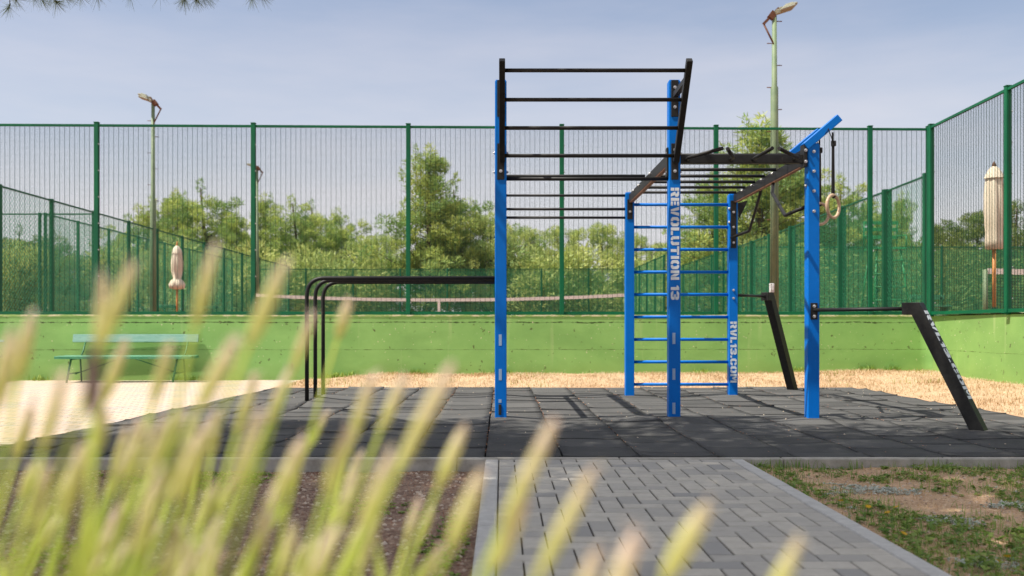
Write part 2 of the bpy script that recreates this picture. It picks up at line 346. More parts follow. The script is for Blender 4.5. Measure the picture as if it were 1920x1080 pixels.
# one wide sheet of earth under everything, out past the horizon
sheet('ground', -600, 600, -300, 15.2, 60, 20, lambda x, y: -.16, M['dirt'])
WY = lambda X: 15.39 + .023 * X               # line of the back wall
# raised tennis courts behind the wall, reaching the horizon
b = MB(); b.add([(-600, WY(-600) if 0 else 15.3, .86), (6.93, 15.62, .86), (7.1, 15.6, .86), (7.1, -300, .86), (600, -300, .86), (600, 900, .86), (-600, 900, .86)], [(0, 1, 2, 5, 6), (2, 3, 4, 5)])
tag(b.build('court_ground', M['court']), kind='structure')
# soil left of the path and in front of the mats
sheet('soil_bed', -7.5, -.107, -1.0, 6.08, 150, 150, lambda x, y: -.075 + .014 * nz2(x, y, 2.2) + .007 * nz2(x, y, 11, 3) + .004 * nz2(x, y, 30, 5), M['soil'])
sheet('dirt_bed', 1.53, 8.0, -1.0, 6.08, 150, 150, lambda x, y: -.055 + .016 * nz2(x, y, 1.7, 9) + .007 * nz2(x, y, 9, 3) + .004 * nz2(x, y, 30, 5), M['dirt'])
# dry bank between the mats and the wall
def bank(x, y):
    t = min(1, max(0, (y - 13.3) / 1.6)); r = min(1, max(0, (x - 4.9) / 1.7))
    l = min(1, max(0, (x + 3.2) / 1.5))
    base = -.012 + (.10 + .02 * nz2(x, y, .6, 2) + .035 * min(1, max(0, (x - 4) / 2.5))) * (3 * t * t - 2 * t ** 3) * l if y > 13.25 else -.012
    rr = (3 * r * r - 2 * r ** 3) * .085
    return max(base, -.012 + rr * min(1, (16.5 - y) / 1.5 if y > 15 else 1)) + .008 * nz2(x, y, 5, 1) * min(1, max(t, r) * 4)
sheet('dry_bank', -3.2, 7.0, 13.26, 15.75, 140, 40, bank, M['drysoil'])
sheet('dry_verge', 4.86, 7.0, 6.0, 13.26, 40, 80, bank, M['drysoil'])
# pale paving on the left
def edgeX(y): return -3.12 - .058 * (13.2 - y)
b = MB(); ys = np.linspace(6.17, 15.4, 40)
for i in range(39):
    for k in range(12):
        f = lambda y, q: (edgeX(y) - .012 + (-14 - edgeX(y)) * (q / 12) ** 1.5, y, -.016 + .006 * nz2(edgeX(y) - q, y, .8))
        b.add([f(ys[i], k + 1), f(ys[i], k), f(ys[i + 1], k), f(ys[i + 1], k + 1)], [(0, 1, 2, 3)], 0, True)
tag(b.build('pale_paving', M['paving']), kind='structure')

# rubber mats: staggered half-metre tiles, slightly swollen, with their seams
posts_xy = [(-.01, 8.6), (1.538, 8.6), (2.771, 8.6), (0, 11.4), (1.515, 11.4), (2.735, 11.4), (3.73, 7.5), (3.78, 12.5), (-2.12, 10.45), (-2.12, 10.92), (-2.12, 11.4)]
def mat_z(x, y):
    z = .010 * nz2(x, y, .9, 4) + .006 * nz2(x, y, 2.6, 8)
    for (a, c) in posts_xy:
        d2 = (x - a) ** 2 + ((y - c) * .8) ** 2; z += .030 * math.exp(-d2 / .07)
    e = min(1, max(0, (y - 6.17) / .4)) * min(1, max(0, (13.2 - y) / .4)); return z * e
b = MB(); k = -7
x0 = -.108 + k * .5
while x0 < 4.8:
    xa, xb = x0, min(x0 + .5, 4.82)
    off = .47 if (k % 2) else .215
    ye = [6.172, 6.172 + off]
    while ye[-1] < 13.2: ye.append(min(ye[-1] + .505, 13.21))
    if ye[-1] - ye[-2] < .08: ye.pop(-2)
    for j in range(len(ye) - 1):
        ya, yb = ye[j] + .002, ye[j + 1] - .002; xa2, xb2 = xa + .006, xb - .006
        yc = (ya + yb) / 2
        if xb2 < edgeX(yc): continue
        tt = rnd.random() ** 2 * .7; n = 7; curl = rnd.uniform(0, .012); tilt = rnd.uniform(-.005, .005); o = len(b.v)
        for q in range(n + 1):
            for p in range(n + 1):
                x = xa2 + (xb2 - xa2) * p / n; y = ya + (yb - ya) * q / n; x = max(x, edgeX(y))
                u = abs(2 * p / n - 1); v = abs(2 * q / n - 1)
                z = mat_z(x, y) + curl * (v ** 6) + curl * .7 * (u ** 6) + tilt * (2 * q / n - 1)
                if p in (0, n) or q in (0, n): z -= .004
                b.v.append((x, y, z))
        for q in range(n):
            for p in range(n):
                a = o + q * (n + 1) + p; b.f.append([a, a + 1, a + n + 2, a + n + 1]); b.t.append(tt); b.sm.append(True)
        ring = [o + p for p in range(n + 1)] + [o + q * (n + 1) + n for q in range(1, n + 1)] + [o + n * (n + 1) + p for p in range(n - 1, -1, -1)] + [o + q * (n + 1) for q in range(n - 1, 0, -1)]
        o2 = len(b.v)
        for i in ring: v = b.v[i]; b.v.append((v[0], v[1], v[2] - .03))
        for i in range(len(ring)): b.f.append([ring[i], o2 + i, o2 + (i + 1) % len(ring), ring[(i + 1) % len(ring)]]); b.t.append(tt); b.sm.append(False)
    x0 += .5; k += 1
tag(b.build('rubber_matting', M['rubber']), kind='structure')
b = MB(); b.add([(edgeX(6.17), 6.17, -.035), (4.82, 6.17, -.035), (4.82, 13.21, -.035), (edgeX(13.21), 13.21, -.035)], [(0, 1, 2, 3)])
tag(b.build('mat_underlay', M['underlay']), kind='structure')

# kerbs
def kerb(name, a, c, w, ztop, zbot, m, seg=1.0, gap=.004):
    b = MB(); a = Vector(a); c = Vector(c); d = c - a; l = d.length; d.normalize(); n = max(1, round(l / seg))
    for i in range(n):
        p = a + d * (l * i / n + gap / 2); q = a + d * (l * (i + 1) / n - gap / 2)
        mid = (p + q) / 2; ang = math.atan2(d.y, d.x)
        b.box((mid.x, mid.y, (ztop + zbot) / 2 + rnd.uniform(-.0015, .0015)), ((q - p).length, w, ztop - zbot), 0, Matrix.Rotation(ang, 3, 'Z'), .006)
    return tag(b.build(name, m), kind='structure')
kerb('mat_kerb', (-6.5, 6.125, 0), (8, 6.125, 0), .078, .004, -.2, M['conc'])
kerb('path_kerb', (-.063, -1, 0), (-.063, 6.082, 0), .080, .0, -.2, M['kerbstone'])
kerb('path_kerb', (1.487, -1, 0), (1.487, 6.082, 0), .078, .0, -.2, M['kerbstone'])
kerb('mat_edging', (-3.1, 13.236, 0), (4.84, 13.236, 0), .045, .004, -.1, M['conc_warm'])
kerb('mat_edging', (4.843, 6.17, 0), (4.843, 13.25, 0), .045, .004, -.1, M['conc_warm'])

# block paving path, 90 degree herringbone of 20 x 10 cm blocks
b = MB(); cell = .0978; X0, X1, Y0, Y1 = -.020, 1.446, -1.0, 6.082
nx = 15; ny = int((Y1 - Y0) / .1); cx = (X1 - X0) / nx; cy = (Y1 - Y0) / ny
owner = {}
def hb(i, j):
    kk = (i - j) % 4
    # cells 0,1 form a block along x ; 2,3 form a block along y
    if kk == 0: return (i, j, 2, 1)
    if kk == 1: return (i - 1, j, 2, 1)
    if kk == 2: return (i, j - 0, 1, 2) if ((i - (j + 1)) % 4) == 1 and 0 else ('v', i, j)
    return ('v', i, j)
done = set()
for j in range(ny):
    for i in range(nx):
        if (i, j) in done: continue
        kk = (i + j) % 4
        if kk == 0: w, h = 2, 1        # horizontal block starts
        elif kk == 1: w, h = 1, 1      # cut block (its left half is outside)
        elif kk == 2: w, h = 1, 1
        else: w, h = 1, 2
        # orientation pattern: diagonal rows i+j=0,1 horizontal pair; i+j=3 starts a vertical block whose upper cell is i+j+1=4 -> shift
        if kk == 3: w, h = 1, 1
        cells = [(i, j)]
        if (i - j) % 4 == 0: cells = [(i, j), (i + 1, j)]
        elif (i - j) % 4 == 3: cells = [(i, j), (i, j + 1)]
        elif (i - j) % 4 == 2: cells = [(i, j)]
        elif (i - j) % 4 == 1: cells = [(i, j)]
        cells = [c for c in cells if c[0] < nx and c[1] < ny and c not in done]
        for c in cells: done.add(c)
        i2 = max(c[0] for c in cells) + 1; j2 = max(c[1] for c in cells) + 1
        a0 = X0 + i * cx; a1 = X0 + i2 * cx; c0 = Y0 + j * cy; c1 = Y0 + j2 * cy
        g = .0036; tlt = rnd.uniform(-.0012, .0012)
        b.box(((a0 + a1) / 2, (c0 + c1) / 2, -.032 + tlt), (a1 - a0 - 2 * g, c1 - c0 - 2 * g, .06), max(0, rnd.gauss(.22, .26)) if rnd.random() > .06 else .9, Matrix.Rotation(rnd.uniform(-.006, .006), 3, 'Z'), .0035)
tag(b.build('paved_path', M['paver']), kind='structure')
b = MB(); b.add([(X0, Y0, -.010), (X1, Y0, -.010), (X1, Y1, -.010), (X0, Y1, -.010)], [(0, 1, 2, 3)]); tag(b.build('path_joints', M['joint']), kind='structure')

# ------------------------------------------------------------------ green wall
def wall_run(root, a, c, th, z0, z1, m):
    a = Vector(a); c = Vector(c); d = c - a; l = d.length; ang = math.atan2(d.y, d.x); mid = (a + c) / 2
    b = MB(); n = int(l / .25); hn = 10
    # front and back sheets with a slight waviness, so the concrete is not machine-flat
    X = Matrix.Rotation(ang, 3, 'Z'); rowsF = []
    for side in (-1, 1):
        o = len(b.v)
        for j in range(hn + 1):
            for i in range(n + 1):
                s_ = -l / 2 + l * i / n; z = z0 + (z1 - z0) * j / hn
                b.v.append(tuple(Vector((mid.x, mid.y, 0)) + X @ Vector((s_, side * th / 2 + .004 * nz2(s_ + mid.x, z * .5, .8, side), 0)) + Vector((0, 0, z))))
        for j in range(hn):
            for i in range(n):
                q = o + j * (n + 1) + i; f = [q, q + 1, q + n + 2, q + n + 1]; b.f.append(f if side < 0 else f[::-1]); b.t.append(0); b.sm.append(True)
        rowsF.append(o)
    for e in (0, n):
        for j in range(hn): b.f.append([rowsF[0] + j * (n + 1) + e, rowsF[0] + (j + 1) * (n + 1) + e, rowsF[1] + (j + 1) * (n + 1) + e, rowsF[1] + j * (n + 1) + e]); b.t.append(0); b.sm.append(False)
    b.build('wall', m, root)
    b = MB()
    for i in range(n * 2):
        s0 = -l / 2 + l * i / (n * 2); s1 = s0 + l / (n * 2)
        zt = lambda s_: z1 + .022 + .006 * nz2(s_ * 3, 0, 1, 5) - (.010 if nz2(s_ * 2.3, 3, 1, 2) > .35 else 0)
        P_ = lambda s_, t, z: Vector((mid.x, mid.y, 0)) + X @ Vector((s_, t, 0)) + Vector((0, 0, z))
        o1, o2 = -th / 2 - .008 + .003 * nz2(s0, 9, 6), -th / 2 - .008 + .003 * nz2(s1, 9, 6)
        b.add([P_(s0, o1, z1 - .004), P_(s1, o2, z1 - .004), P_(s1, o2, zt(s1)), P_(s0, o1, zt(s0)), P_(s1, th / 2, zt(s1)), P_(s0, th / 2, zt(s0)), P_(s0, -th / 2 + .01, z1 + .001), P_(s1, -th / 2 + .01, z1 + .001)], [(0, 1, 2, 3), (3, 2, 4, 5), (6, 7, 1, 0)])
    b.build('coping', M['coping'], root)
wb = empty('concrete_wall', (0, 15.4, 0), 'long green painted concrete wall carrying the fence behind the benches', 'wall', 'green retaining walls')
wb.location = (0, 0, 0)
wall_run(wb, (-16, WY(-16) + .12, 0), (7.0, WY(7.0) + .12, 0), .22, -.2, 1.005, M['wall'])
wr = empty('concrete_wall', (0, 0, 0), 'paler green painted wall running towards the viewer at the right edge', 'wall', 'green retaining walls')
# the right wall turns towards the viewer
RW0, RW1 = Vector((6.95, 15.62, 0)), Vector((6.55, 5.5, 0))
wall_run(wr, RW1 + Vector((.11, 0, 0)), RW0 + Vector((.11, -.12, 0)), .22, -.2, 1.005, M['wall_r'])

# ------------------------------------------------------------------ fences
def wires(a, c, z0, z1, pitchv, pitchh, tv, th_, diag=0, td=.004):
    """welded mesh between two points: returns quads as an array"""
    a = Vector(a); c = Vector(c); d = (c - a); l = d.length; d.normalize(); nrm = Vector((-d.y, d.x, 0)); Q = []
    def strand(p, q, w):
        p = np.array(p); q = np.array(q); t = q - p; t = t / np.linalg.norm(t); n1 = np.array(nrm); n2 = np.cross(t, n1); r = w / 2
        cs = [n1 * r + n2 * r, -n1 * r + n2 * r, -n1 * r - n2 * r, n1 * r - n2 * r]
        for i in range(4):
            e, f = cs[i], cs[(i + 1) % 4]; Q.append([p + e, p + f, q + f, q + e])
    if diag:
        s_ = -(z1 - z0)
        while s_ < l:
            for sg in (0, 1):
                # 45 degree strand clipped to the panel
                u0, u1 = max(s_, 0), min(s_ + (z1 - z0), l)
                if u1 - u0 > .01:
                    h0 = u0 - s_; h1 = u1 - s_
                    if sg: za, zb = z1 - h0, z1 - h1
                    else: za, zb = z0 + h0, z0 + h1
                    pa = a + d * u0 + nrm * (.001 if sg else -.001); pb = a + d * u1 + nrm * (.001 if sg else -.001)
                    strand((pa.x, pa.y, za), (pb.x, pb.y, zb), td)
            s_ += diag
    else:
        n = int(l / pitchv)
        for i in range(n + 1):
            p = a + d * (l * i / n); strand((p.x, p.y, z0), (p.x, p.y, z1), tv)
        n = int((z1 - z0) / pitchh)
        for i in range(n + 1):
            z = z0 + (z1 - z0) * i / n; pa = a + nrm * .004; pb = c + nrm * .004; strand((pa.x, pa.y, z), (pb.x, pb.y, z), th_)
    return np.array(Q)
def fence(name, pts, z0, z1, label, group, post=.07, near=True, panel_mat=None, rail=.04, kw=None, cap=True, wide=0):
    root = empty(name, (0, 0, 0), label, 'fence', group)
    for p in pts:
        b = MB(); b.box((p[0], p[1], (z0 + z1) / 2 + .01), (post + wide, post, z1 - z0 + .06), 0, None, .006)
        if near: b.box((p[0], p[1], z0 + .006), (.13, .1, .01))
        po = b.build('post', M['fence'], root)
        if near and cap:
            b = MB(); b.box((p[0], p[1], z1 + .048), (post + .008, post + .008, .014), 0, None, .003); b.build('cap', M['fence'], po)
            b = MB()
            for zz in np.arange(z0 + .2, z1, .42): b.tube([(p[0] + post * .62, p[1] - post * .2, zz), (p[0] + post * .62, p[1] - post * .2 - .03, zz)], .009, 6)
            b.build('clamp', M['bolt'], po)
    for i in range(len(pts) - 1):
        a = Vector((pts[i][0], pts[i][1], 0)); c = Vector((pts[i + 1][0], pts[i + 1][1], 0)); d = (c - a).normalized(); nrm = Vector((-d.y, d.x, 0))
        oa = a + d * post * .5; oc = c - d * post * .5
        b = MB(); b.bar((oa.x, oa.y, z1), (oc.x, oc.y, z1), .04 if near else .035, rail * .9); b.build('top_rail', M['fence'], root)
        if near: b = MB(); b.bar((oa.x, oa.y, z0 + .035), (oc.x, oc.y, z0 + .035), .03, .05); b.build('bottom_rail', M['fence'], root)
        tris('mesh_panel', wires(oa, oc, z0 + .02, z1 - .02, **kw), panel_mat or M['wire'], root, nv=4)
near_kw = dict(pitchv=.0775, pitchh=.0185, tv=.0048, th_=.0032)
bp = [(x, WY(x) + .06) for x in (-13.95, -11.45, -8.95, -6.45, -3.97, -1.5, .965, 3.46, 5.97, 6.93)]
fence('mesh_fence', bp, 1.02, 4.04, 'tall green welded mesh fence along the long wall behind the blue frame', 'green mesh fences', kw=near_kw)
rp_ = [(6.90, 15.45), (6.83, 12.98), (6.74, 10.5), (6.64, 8.0)]
fence('mesh_fence', rp_[0:], 1.02, 4.04, 'green welded mesh fence rising towards the right edge over the paler wall', 'green mesh fences', post=.072, kw=near_kw)
chain = dict(pitchv=0, pitchh=0, tv=0, th_=0, diag=.12, td=.0048)
fence('chain_link_fence', [(-10.87, y) for y in (15.9, 18.35, 20.8, 23.2, 25.6, 28, 30.3, 32.7, 35.1, 37.6, 40.2, 43, 46, 49)], .86, 3.88, 'green chain link fence receding on the left past the small closed parasol', 'green chain link fences', near=False, panel_mat=M['wire2'], kw=chain, post=.085)
fence('chain_link_fence', [(-12.35, y) for y in (26, 28, 30.2, 32.6, 35.2, 38, 41, 44)], .86, 3.88, 'second green chain link fence seen through the left one, slightly farther out', 'green chain link fences', near=False, panel_mat=M['wire2'], kw=chain)
fence('chain_link_fence', [(x, 26) for x in (-20, -17.5, -15, -12.5, -10.95)], .86, 3.88, 'cross fence of chain link at far left with flat top line', 'green chain link fences', near=False, panel_mat=M['wire2'], kw=chain)
far_kw = dict(pitchv=.03, pitchh=.09, tv=.0072, th_=.008)
fence('chain_link_fence', [(-12.9 + 2.5 * i, 51) for i in range(9)], .86, 3.88, 'lowest looking green fence far behind the white tennis net', 'green chain link fences', near=False, panel_mat=M['wire2'], kw=far_kw, post=.09)
fence('chain_link_fence', [(6.95, y) for y in (51, 48.5, 46, 43.6, 41.2)], .86, 3.88, 'short green fence run stepping up between ladder posts, nearer the net', 'green chain link fences', near=False, panel_mat=M['wire2'], kw=chain, post=.09)
fence('chain_link_fence', [(9.0, y) for y in (51, 47.7, 44.4, 41.2, 39, 36.8)], .86, 3.88, 'green fence receding behind the blue ladder rungs up to the flat right fence', 'green chain link fences', near=False, panel_mat=M['wire2'], kw=chain, post=.09)
fence('chain_link_fence', [(9.35 + 2.5 * i, 36.8) for i in range(9)], .86, 3.88, 'flat topped green fence far behind the right post and cream parasol', 'green chain link fences', near=False, panel_mat=M['wire2'], kw=far_kw, post=.08)
fence('chain_link_fence', [(8.56, 19.3), (8.65, 21.6), (8.7, 24.6), (8.8, 27), (8.9, 29.5), (8.95, 32), (9.0, 34.5), (9.02, 36.6)], .86, 3.88, 'green chain link fence climbing to the right behind the gym rings', 'green chain link fences', near=False, panel_mat=M['wire2'], kw=chain, post=.10, wide=.1)
fence('chain_link_fence', [(15.9, 51), (16.2, 55), (16.5, 60), (17, 70)], .86, 3.88, 'farthest green fence, low behind the big light pole base', 'green chain link fences', near=False, panel_mat=M['wire2'], kw=chain)

# ------------------------------------------------------------------ workout rig
rig = empty('workout_frame', (1.4, 10.0, 0), 'blue and black outdoor workout frame with ladders, bars and angled outriggers on the mats', 'workout frame')
rig.location = (0, 0, 0)
G = {  # stencil letters: (width, outlines)
 'R': (.80, [[(0, 0), (.27, 0), (.27, .42), (0, .42)], [(0, .50), (.27, .50), (.27, 1), (0, 1)], [(.34, .76), (.34, 1), (.64, 1), (.80, .86), (.80, .56), (.66, .44), (.80, 0), (.52, 0), (.36, .42), (.36, .56), (.5, .58), (.5, .76)]]),
 'E': (.70, [[(0, 0), (.27, 0), (.27, 1), (0, 1)], [(.33, 0), (.7, 0), (.7, .25), (.33, .25)], [(.33, .38), (.64, .38), (.64, .62), (.33, .62)], [(.33, .75), (.7, .75), (.7, 1), (.33, 1)]]),
 'V': (.82, [[(0, 1), (.24, 0), (.38, 0), (.38, .42), (.28, 1)], [(.82, 1), (.54, 1), (.44, .42), (.44, 0), (.58, 0)]]),
 'O': (.82, [[(.37, 1), (.18, 1), (0, .82), (0, .18), (.18, 0), (.37, 0), (.37, .23), (.27, .32), (.27, .68), (.37, .77)], [(.45, 1), (.45, .77), (.55, .68), (.55, .32), (.45, .23), (.45, 0), (.64, 0), (.82, .18), (.82, .82), (.64, 1)]]),
 'L': (.68, [[(0, 0), (.27, 0), (.27, 1), (0, 1)], [(.33, 0), (.68, 0), (.68, .25), (.33, .25)]]),
 'U': (.80, [[(0, 1), (0, .18), (.18, 0), (.36, 0), (.36, .24), (.27, .32), (.27, 1)], [(.8, 1), (.53, 1), (.53, .32), (.44, .24), (.44, 0), (.62, 0), (.8, .18)]]),
 'T': (.76, [[(.25, 0), (.51, 0), (.51, .70), (.25, .70)], [(0, .76), (.76, .76), (.76, 1), (0, 1)]]),
 'I': (.27, [[(0, 0), (.27, 0), (.27, 1), (0, 1)]]),
 'N': (.84, [[(0, 0), (.25, 0), (.25, 1), (0, 1)], [(.30, .42), (.50, 0), (.54, 0), (.54, .58), (.34, 1), (.30, 1)], [(.59, 0), (.84, 0), (.84, 1), (.59, 1)]]),
 '1': (.42, [[(.15, 0), (.42, 0), (.42, 1), (.2, 1), (0, .84), (0, .70), (.15, .70)]]),
 '3': (.76, [[(0, .70), (.27, .70), (.27, .78), (.5, .78), (.5, .65), (.28, .65), (.28, .53), (.68, .53), (.76, .60), (.76, .86), (.6, 1), (.15, 1), (0, .85)], [(0, .30), (0, .15), (.15, 0), (.6, 0), (.76, .14), (.76, .40), (.68, .47), (.28, .47), (.28, .35), (.5, .35), (.5, .22), (.27, .22), (.27, .30)]]),
 'C': (.80, [[(.36, 1), (.18, 1), (0, .82), (0, .18), (.18, 0), (.36, 0), (.36, .23), (.27, .32), (.27, .68), (.36, .77)], [(.44, 1), (.44, .77), (.53, .70), (.53, .64), (.8, .64), (.8, .82), (.62, 1)], [(.44, 0), (.62, 0), (.8, .18), (.8, .36), (.53, .36), (.53, .30), (.44, .23)]]),
 'M': (1.0, [[(0, 0), (.24, 0), (.24, 1), (0, 1)], [(.29, 1), (.29, .70), (.43, .30), (.57, .30), (.71, .70), (.71, 1), (.62, 1), (.5, .66), (.38, 1)], [(.76, 0), (1, 0), (1, 1), (.76, 1)]]),
 '.': (.26, [[(0, 0), (.26, 0), (.26, .26), (0, .26)]]), ' ': (.30, [])}
def lettering(word, origin, along, up, length, height, parent, gap=.10):
    along = Vector(along).normalized(); up = Vector(up).normalized(); tot = sum(G[c][0] for c in word) + gap * (len(word) - 1); k = length / tot
    b = MB(); x = 0; nrm = along.cross(up)
    for ch in word:
        w, polys = G[ch]
        for pl in polys:
            vs = [Vector(origin) + along * (x + p[0]) * k + up * p[1] * height for p in pl]
            n = len(vs); b.add(vs + [v - nrm * .0012 for v in vs], [list(range(n))] + [[i, i + n, (i + 1) % n + n, (i + 1) % n] for i in range(n)])
        x += w + gap
    return b.build('lettering', M['white_vinyl'], parent)
def bolts(parent, pts, nrm=(0, -1, 0), r=.011, l=.018, m='bolt'):
    n = Vector(nrm)
    for p in pts:
        p = Vector(p); b = MB(); b.tube([p, p + n * l * .35], r * 1.35, 8); b.tube([p + n * l * .35, p + n * l], [r, r * .8], 8); b.build('bolt', M[m], parent)
def post(x, y, z, w=.104):
    b = MB(); b.box((x, y, z / 2 - .02), (w, w, z + .04), 0, None, .006); o = b.build('post', M['blue'], rig)
    b = MB(); b.box((x, y, z + .004), (w - .012, w - .012, .008), 0, None, .002); b.build('end_cap', M['blue'], o); return o
YF, YR = 8.602, 11.402
p1 = post(-.010, YF, 3.03); p2 = post(1.538, YF, 3.03); p3 = post(2.775, YF, 2.465)
l1 = post(0, YR, 2.42); r1 = post(1.513, YR, 2.42); r2 = post(2.735, YR, 2.40)
ff = YF - .052; rf = YR - .052
lettering('REVOLUTION 13', (1.538 - .035, ff - .0016, PZ(352, ff)), (0, 0, -1), (1, 0, 0), .997, .074, p2)
lettering('RVL13.COM', (2.735 - .036, rf - .0016, PZ(603, rf)), (0, 0, -1), (1, 0, 0), .72, .074, r2)
for (px, tops, po, xo) in ((938, (627, 692), p1, -.014), (1263.5, (624, 691, 755), p2, -.006)):
    for t_ in tops:
        b = MB(); z1_ = PZ(t_, ff); b.box((PX(px, ff), ff - .001, z1_ - .05), (.026, .002, .1)); b.build('sticker', M['tape'], po)
b = MB(); b.box((PX(937.5, ff), ff - .004, PZ(768, ff)), (.026, .008, .095), 0, None, .004); o = b.build('hole_patch', M['strap'], p1)  # black block standing in for the dark hole in the post
b = MB(); b.box((PX(937.5, ff), ff - .001, PZ(752, ff) - .0), (.026, .002, .03)); b.build('sticker', M['tape'], p1)
bolts(p3, [(2.776, ff, PZ(y, ff)) for y in (284, 321, 358)], m='bolt'); bolts(p3, [(2.776, ff, PZ(396, ff))])
bolts(p3, [(2.775 - .052, ff + .04, PZ(347, ff))], (-1, 0, 0))
for z in (PZ(285, ff), PZ(321, ff)):
    bolts(p1, [(-.062, YF, z)], (-1, 0, 0)); bolts(p1, [(.042, YF, z)], (1, 0, 0)); bolts(p2, [(1.486, YF, z)], (-1, 0, 0)); bolts(p2, [(1.59, YF, z)], (1, 0, 0))
bolts(r2, [(2.735, rf, PZ(y, rf)) for y in (544, 559)]); bolts(r2, [(2.69, rf, PZ(y, rf)) for y in (391, 417)], (-1, 0, 0))
def plate(x, y, z0, z1, w, parent, bl=(), m='black'):
    b = MB(); b.box((x, y - .004, (z0 + z1) / 2), (w, .008, z1 - z0), 0, None, .002); o = b.build('bracket_plate', M[m], parent)
    bolts(o, [(x, y - .008, z) for z in bl]); return o
# forward-leaning ladder at the top front
plate(1.538, ff, PZ(337, ff), PZ(269, ff), .064, rig, [PZ(321, ff), PZ(281, ff)]); plate(1.538 - .0, ff, PZ(219, ff), PZ(150, ff), .064, rig, [PZ(164, ff), PZ(201, ff)])
plate(-.010, ff, PZ(337, ff), PZ(269, ff), .064, rig, [PZ(321, ff), PZ(281, ff)]); plate(-.010, ff, PZ(219, ff), PZ(150, ff), .064, rig, [PZ(164, ff), PZ(201, ff)])
ra, rb = Vector((0, 8.49, 2.30)), Vector((0, 7.885, 3.03))
for x in (0.002, 1.540):
    b = MB(); b.bar(ra + Vector((x, 0, 0)), rb + Vector((x, 0, 0)), .05, .06, (0, 1, 0), 0, .004); b.build('ladder_rail', M['black'], rig)
    b = MB(); b.bar((x, ff - .008, 2.895), (x, 7.99, 2.895), .045, .05, (0, 0, 1), 0, .003); b.build('strut', M['black'], rig)
    b = MB(); b.bar((x, ff - .008, 2.33), (x, 8.47, 2.33), .045, .05, (0, 0, 1), 0, .003); b.build('strut', M['black'], rig)
for py in (132, 187, 240, 292):
    # where the sight line at this height crosses the rails' plane
    s_ = (HY - py) / F; t = (ra.z - H - s_ * ra.y) / (s_ * (rb.y - ra.y) - (rb.z - ra.z)); q = ra + (rb - ra) * t
    b = MB(); b.tube([(.026, q.y, q.z), (1.516, q.y, q.z)], .0165, 14); b.build('rung', M['black'], rig)
# bars left of centre
def rbar(p, q, r=.0165, m='black', name='bar'):
    b = MB(); b.tube([p, q], r, 14); return b.build(name, M[m], rig)
rbar((.042, YF, PZ(335.5, YF)), (1.486, YF, PZ(335.5, YF)))
rbar((.02, 10.0, 2.405), (1.49, 10.0, 2.405))
for py in (367, 392.5, 408.5): rbar((.052, YR - .02, PZ(py, YR)), (1.462, YR - .02, PZ(py, YR)), .0155)
# long beams front to back, and thin brown strips under two of them
for x, ya, yb in ((1.525, YF + .052, YR - .052), (2.760, YF + .052, YR - .052), (0, YF + .052, YR - .052)):
    b = MB(); b.box((x, (ya + yb) / 2, 2.355), (.05, yb - ya, .10), 0, None, .004); o = b.build('beam', M['black'], rig)
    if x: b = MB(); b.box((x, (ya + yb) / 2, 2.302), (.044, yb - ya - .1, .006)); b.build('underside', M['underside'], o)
    bolts(o, [(x - .025, y + .12, 2.385) for y in (9.59, 10.0, 10.40, 10.81)], (-1, 0, 0))
b = MB(); b.box((0, 10.0, 1.365), (.04, YR - YF - .104, .06), 0, None, .004); b.build('beam', M['black'], rig)
for y in (8.78, 9.19, 9.59, 10.0, 10.40, 10.81, 11.22): rbar((1.56, y, 2.405), (2.735, y, 2.405), .0165, name='rung')
b = MB(); b.bar((1.59, YF - .01, PZ(299, YF)), (2.723, YF - .01, PZ(299, YF)), .05, .078, (0, 0, 1), 0, .004); xb = b.build('cross_beam', M['black'], rig)
gy = YF - .036; gz = PZ(299, gy)
for (bx, ex, ey) in ((1.650, 1.865, 8.13), (2.04, 1.915, 8.15), (2.24, 2.285, 8.12), (2.61, 2.345, 8.13)):
    p0 = Vector((bx, gy, gz)); p1_ = Vector((bx, gy - .09, gz)); p2_ = Vector((ex, ey, gz + .018))
    b = MB(); b.tube(rounded([p0, p1_, p2_], .03), .0165, 12); b.build('grip', M['black'], rig)
# side plates
plate(1.513, rf, PZ(411, rf), PZ(374, rf), .064, rig, [PZ(397, rf)])
plate(2.735, rf, PZ(465, rf), PZ(376, rf), .066, rig, [PZ(y, rf) for y in (398, 426, 455)])
b = MB(); b.add([(2.79, rf + .02, 2.30), (2.91, rf + .02, 2.33), (2.87, rf + .02, 2.24), (2.80, rf + .02, 2.10)] + [(2.79, rf + .026, 2.30), (2.91, rf + .026, 2.33), (2.87, rf + .026, 2.24), (2.80, rf + .026, 2.10)], [(0, 1, 2, 3), (7, 6, 5, 4), (0, 4, 5, 1), (1, 5, 6, 2), (2, 6, 7, 3), (3, 7, 4, 0)]); b.build('gusset', M['black'], rig)
b = MB(); b.box((2.70, YF - .005, PZ(293, YF)), (.03, .11, .20), 0, None, .003); o = b.build('bracket_plate', M['black'], rig); bolts(o, [(2.70, ff - .008, PZ(282, ff)), (2.70, ff - .008, PZ(303, ff))])
b = MB(); b.box((1.486 - .01, YF, PZ(305, YF)), (.012, .09, .26), 0, None, .003); b.build('bracket_plate', M['black'], rig)
b = MB(); b.box((2.775 + .058, YF + .01, PZ(325, YF)), (.012, .08, .40), 0, None, .003); b.build('bracket_plate', M['black'], rig)
# Swedish ladder
for i in range(9):
    z = .153 + .2665 * i; rbar((1.565, YR, z), (2.683, YR, z), .0185, 'blue', 'rung')
# bent side grips
b = MB(); b.tube(rounded([(2.79, 10.35, 2.31), P(1423, 372, 10.5), P(1405, 433, 11.1), P(1371, 445.5, rf - .012)], .06), .0165, 12); b.build('bent_grip', M['black'], rig)
b = MB(); b.tube(rounded([(2.775, 9.82, 2.31), P(1448, 362, 9.65), P(1472, 404, 9.0), (2.735, 8.66, PZ(388, 8.66))], .05), .0165, 12); b.build('bent_grip', M['black'], rig)
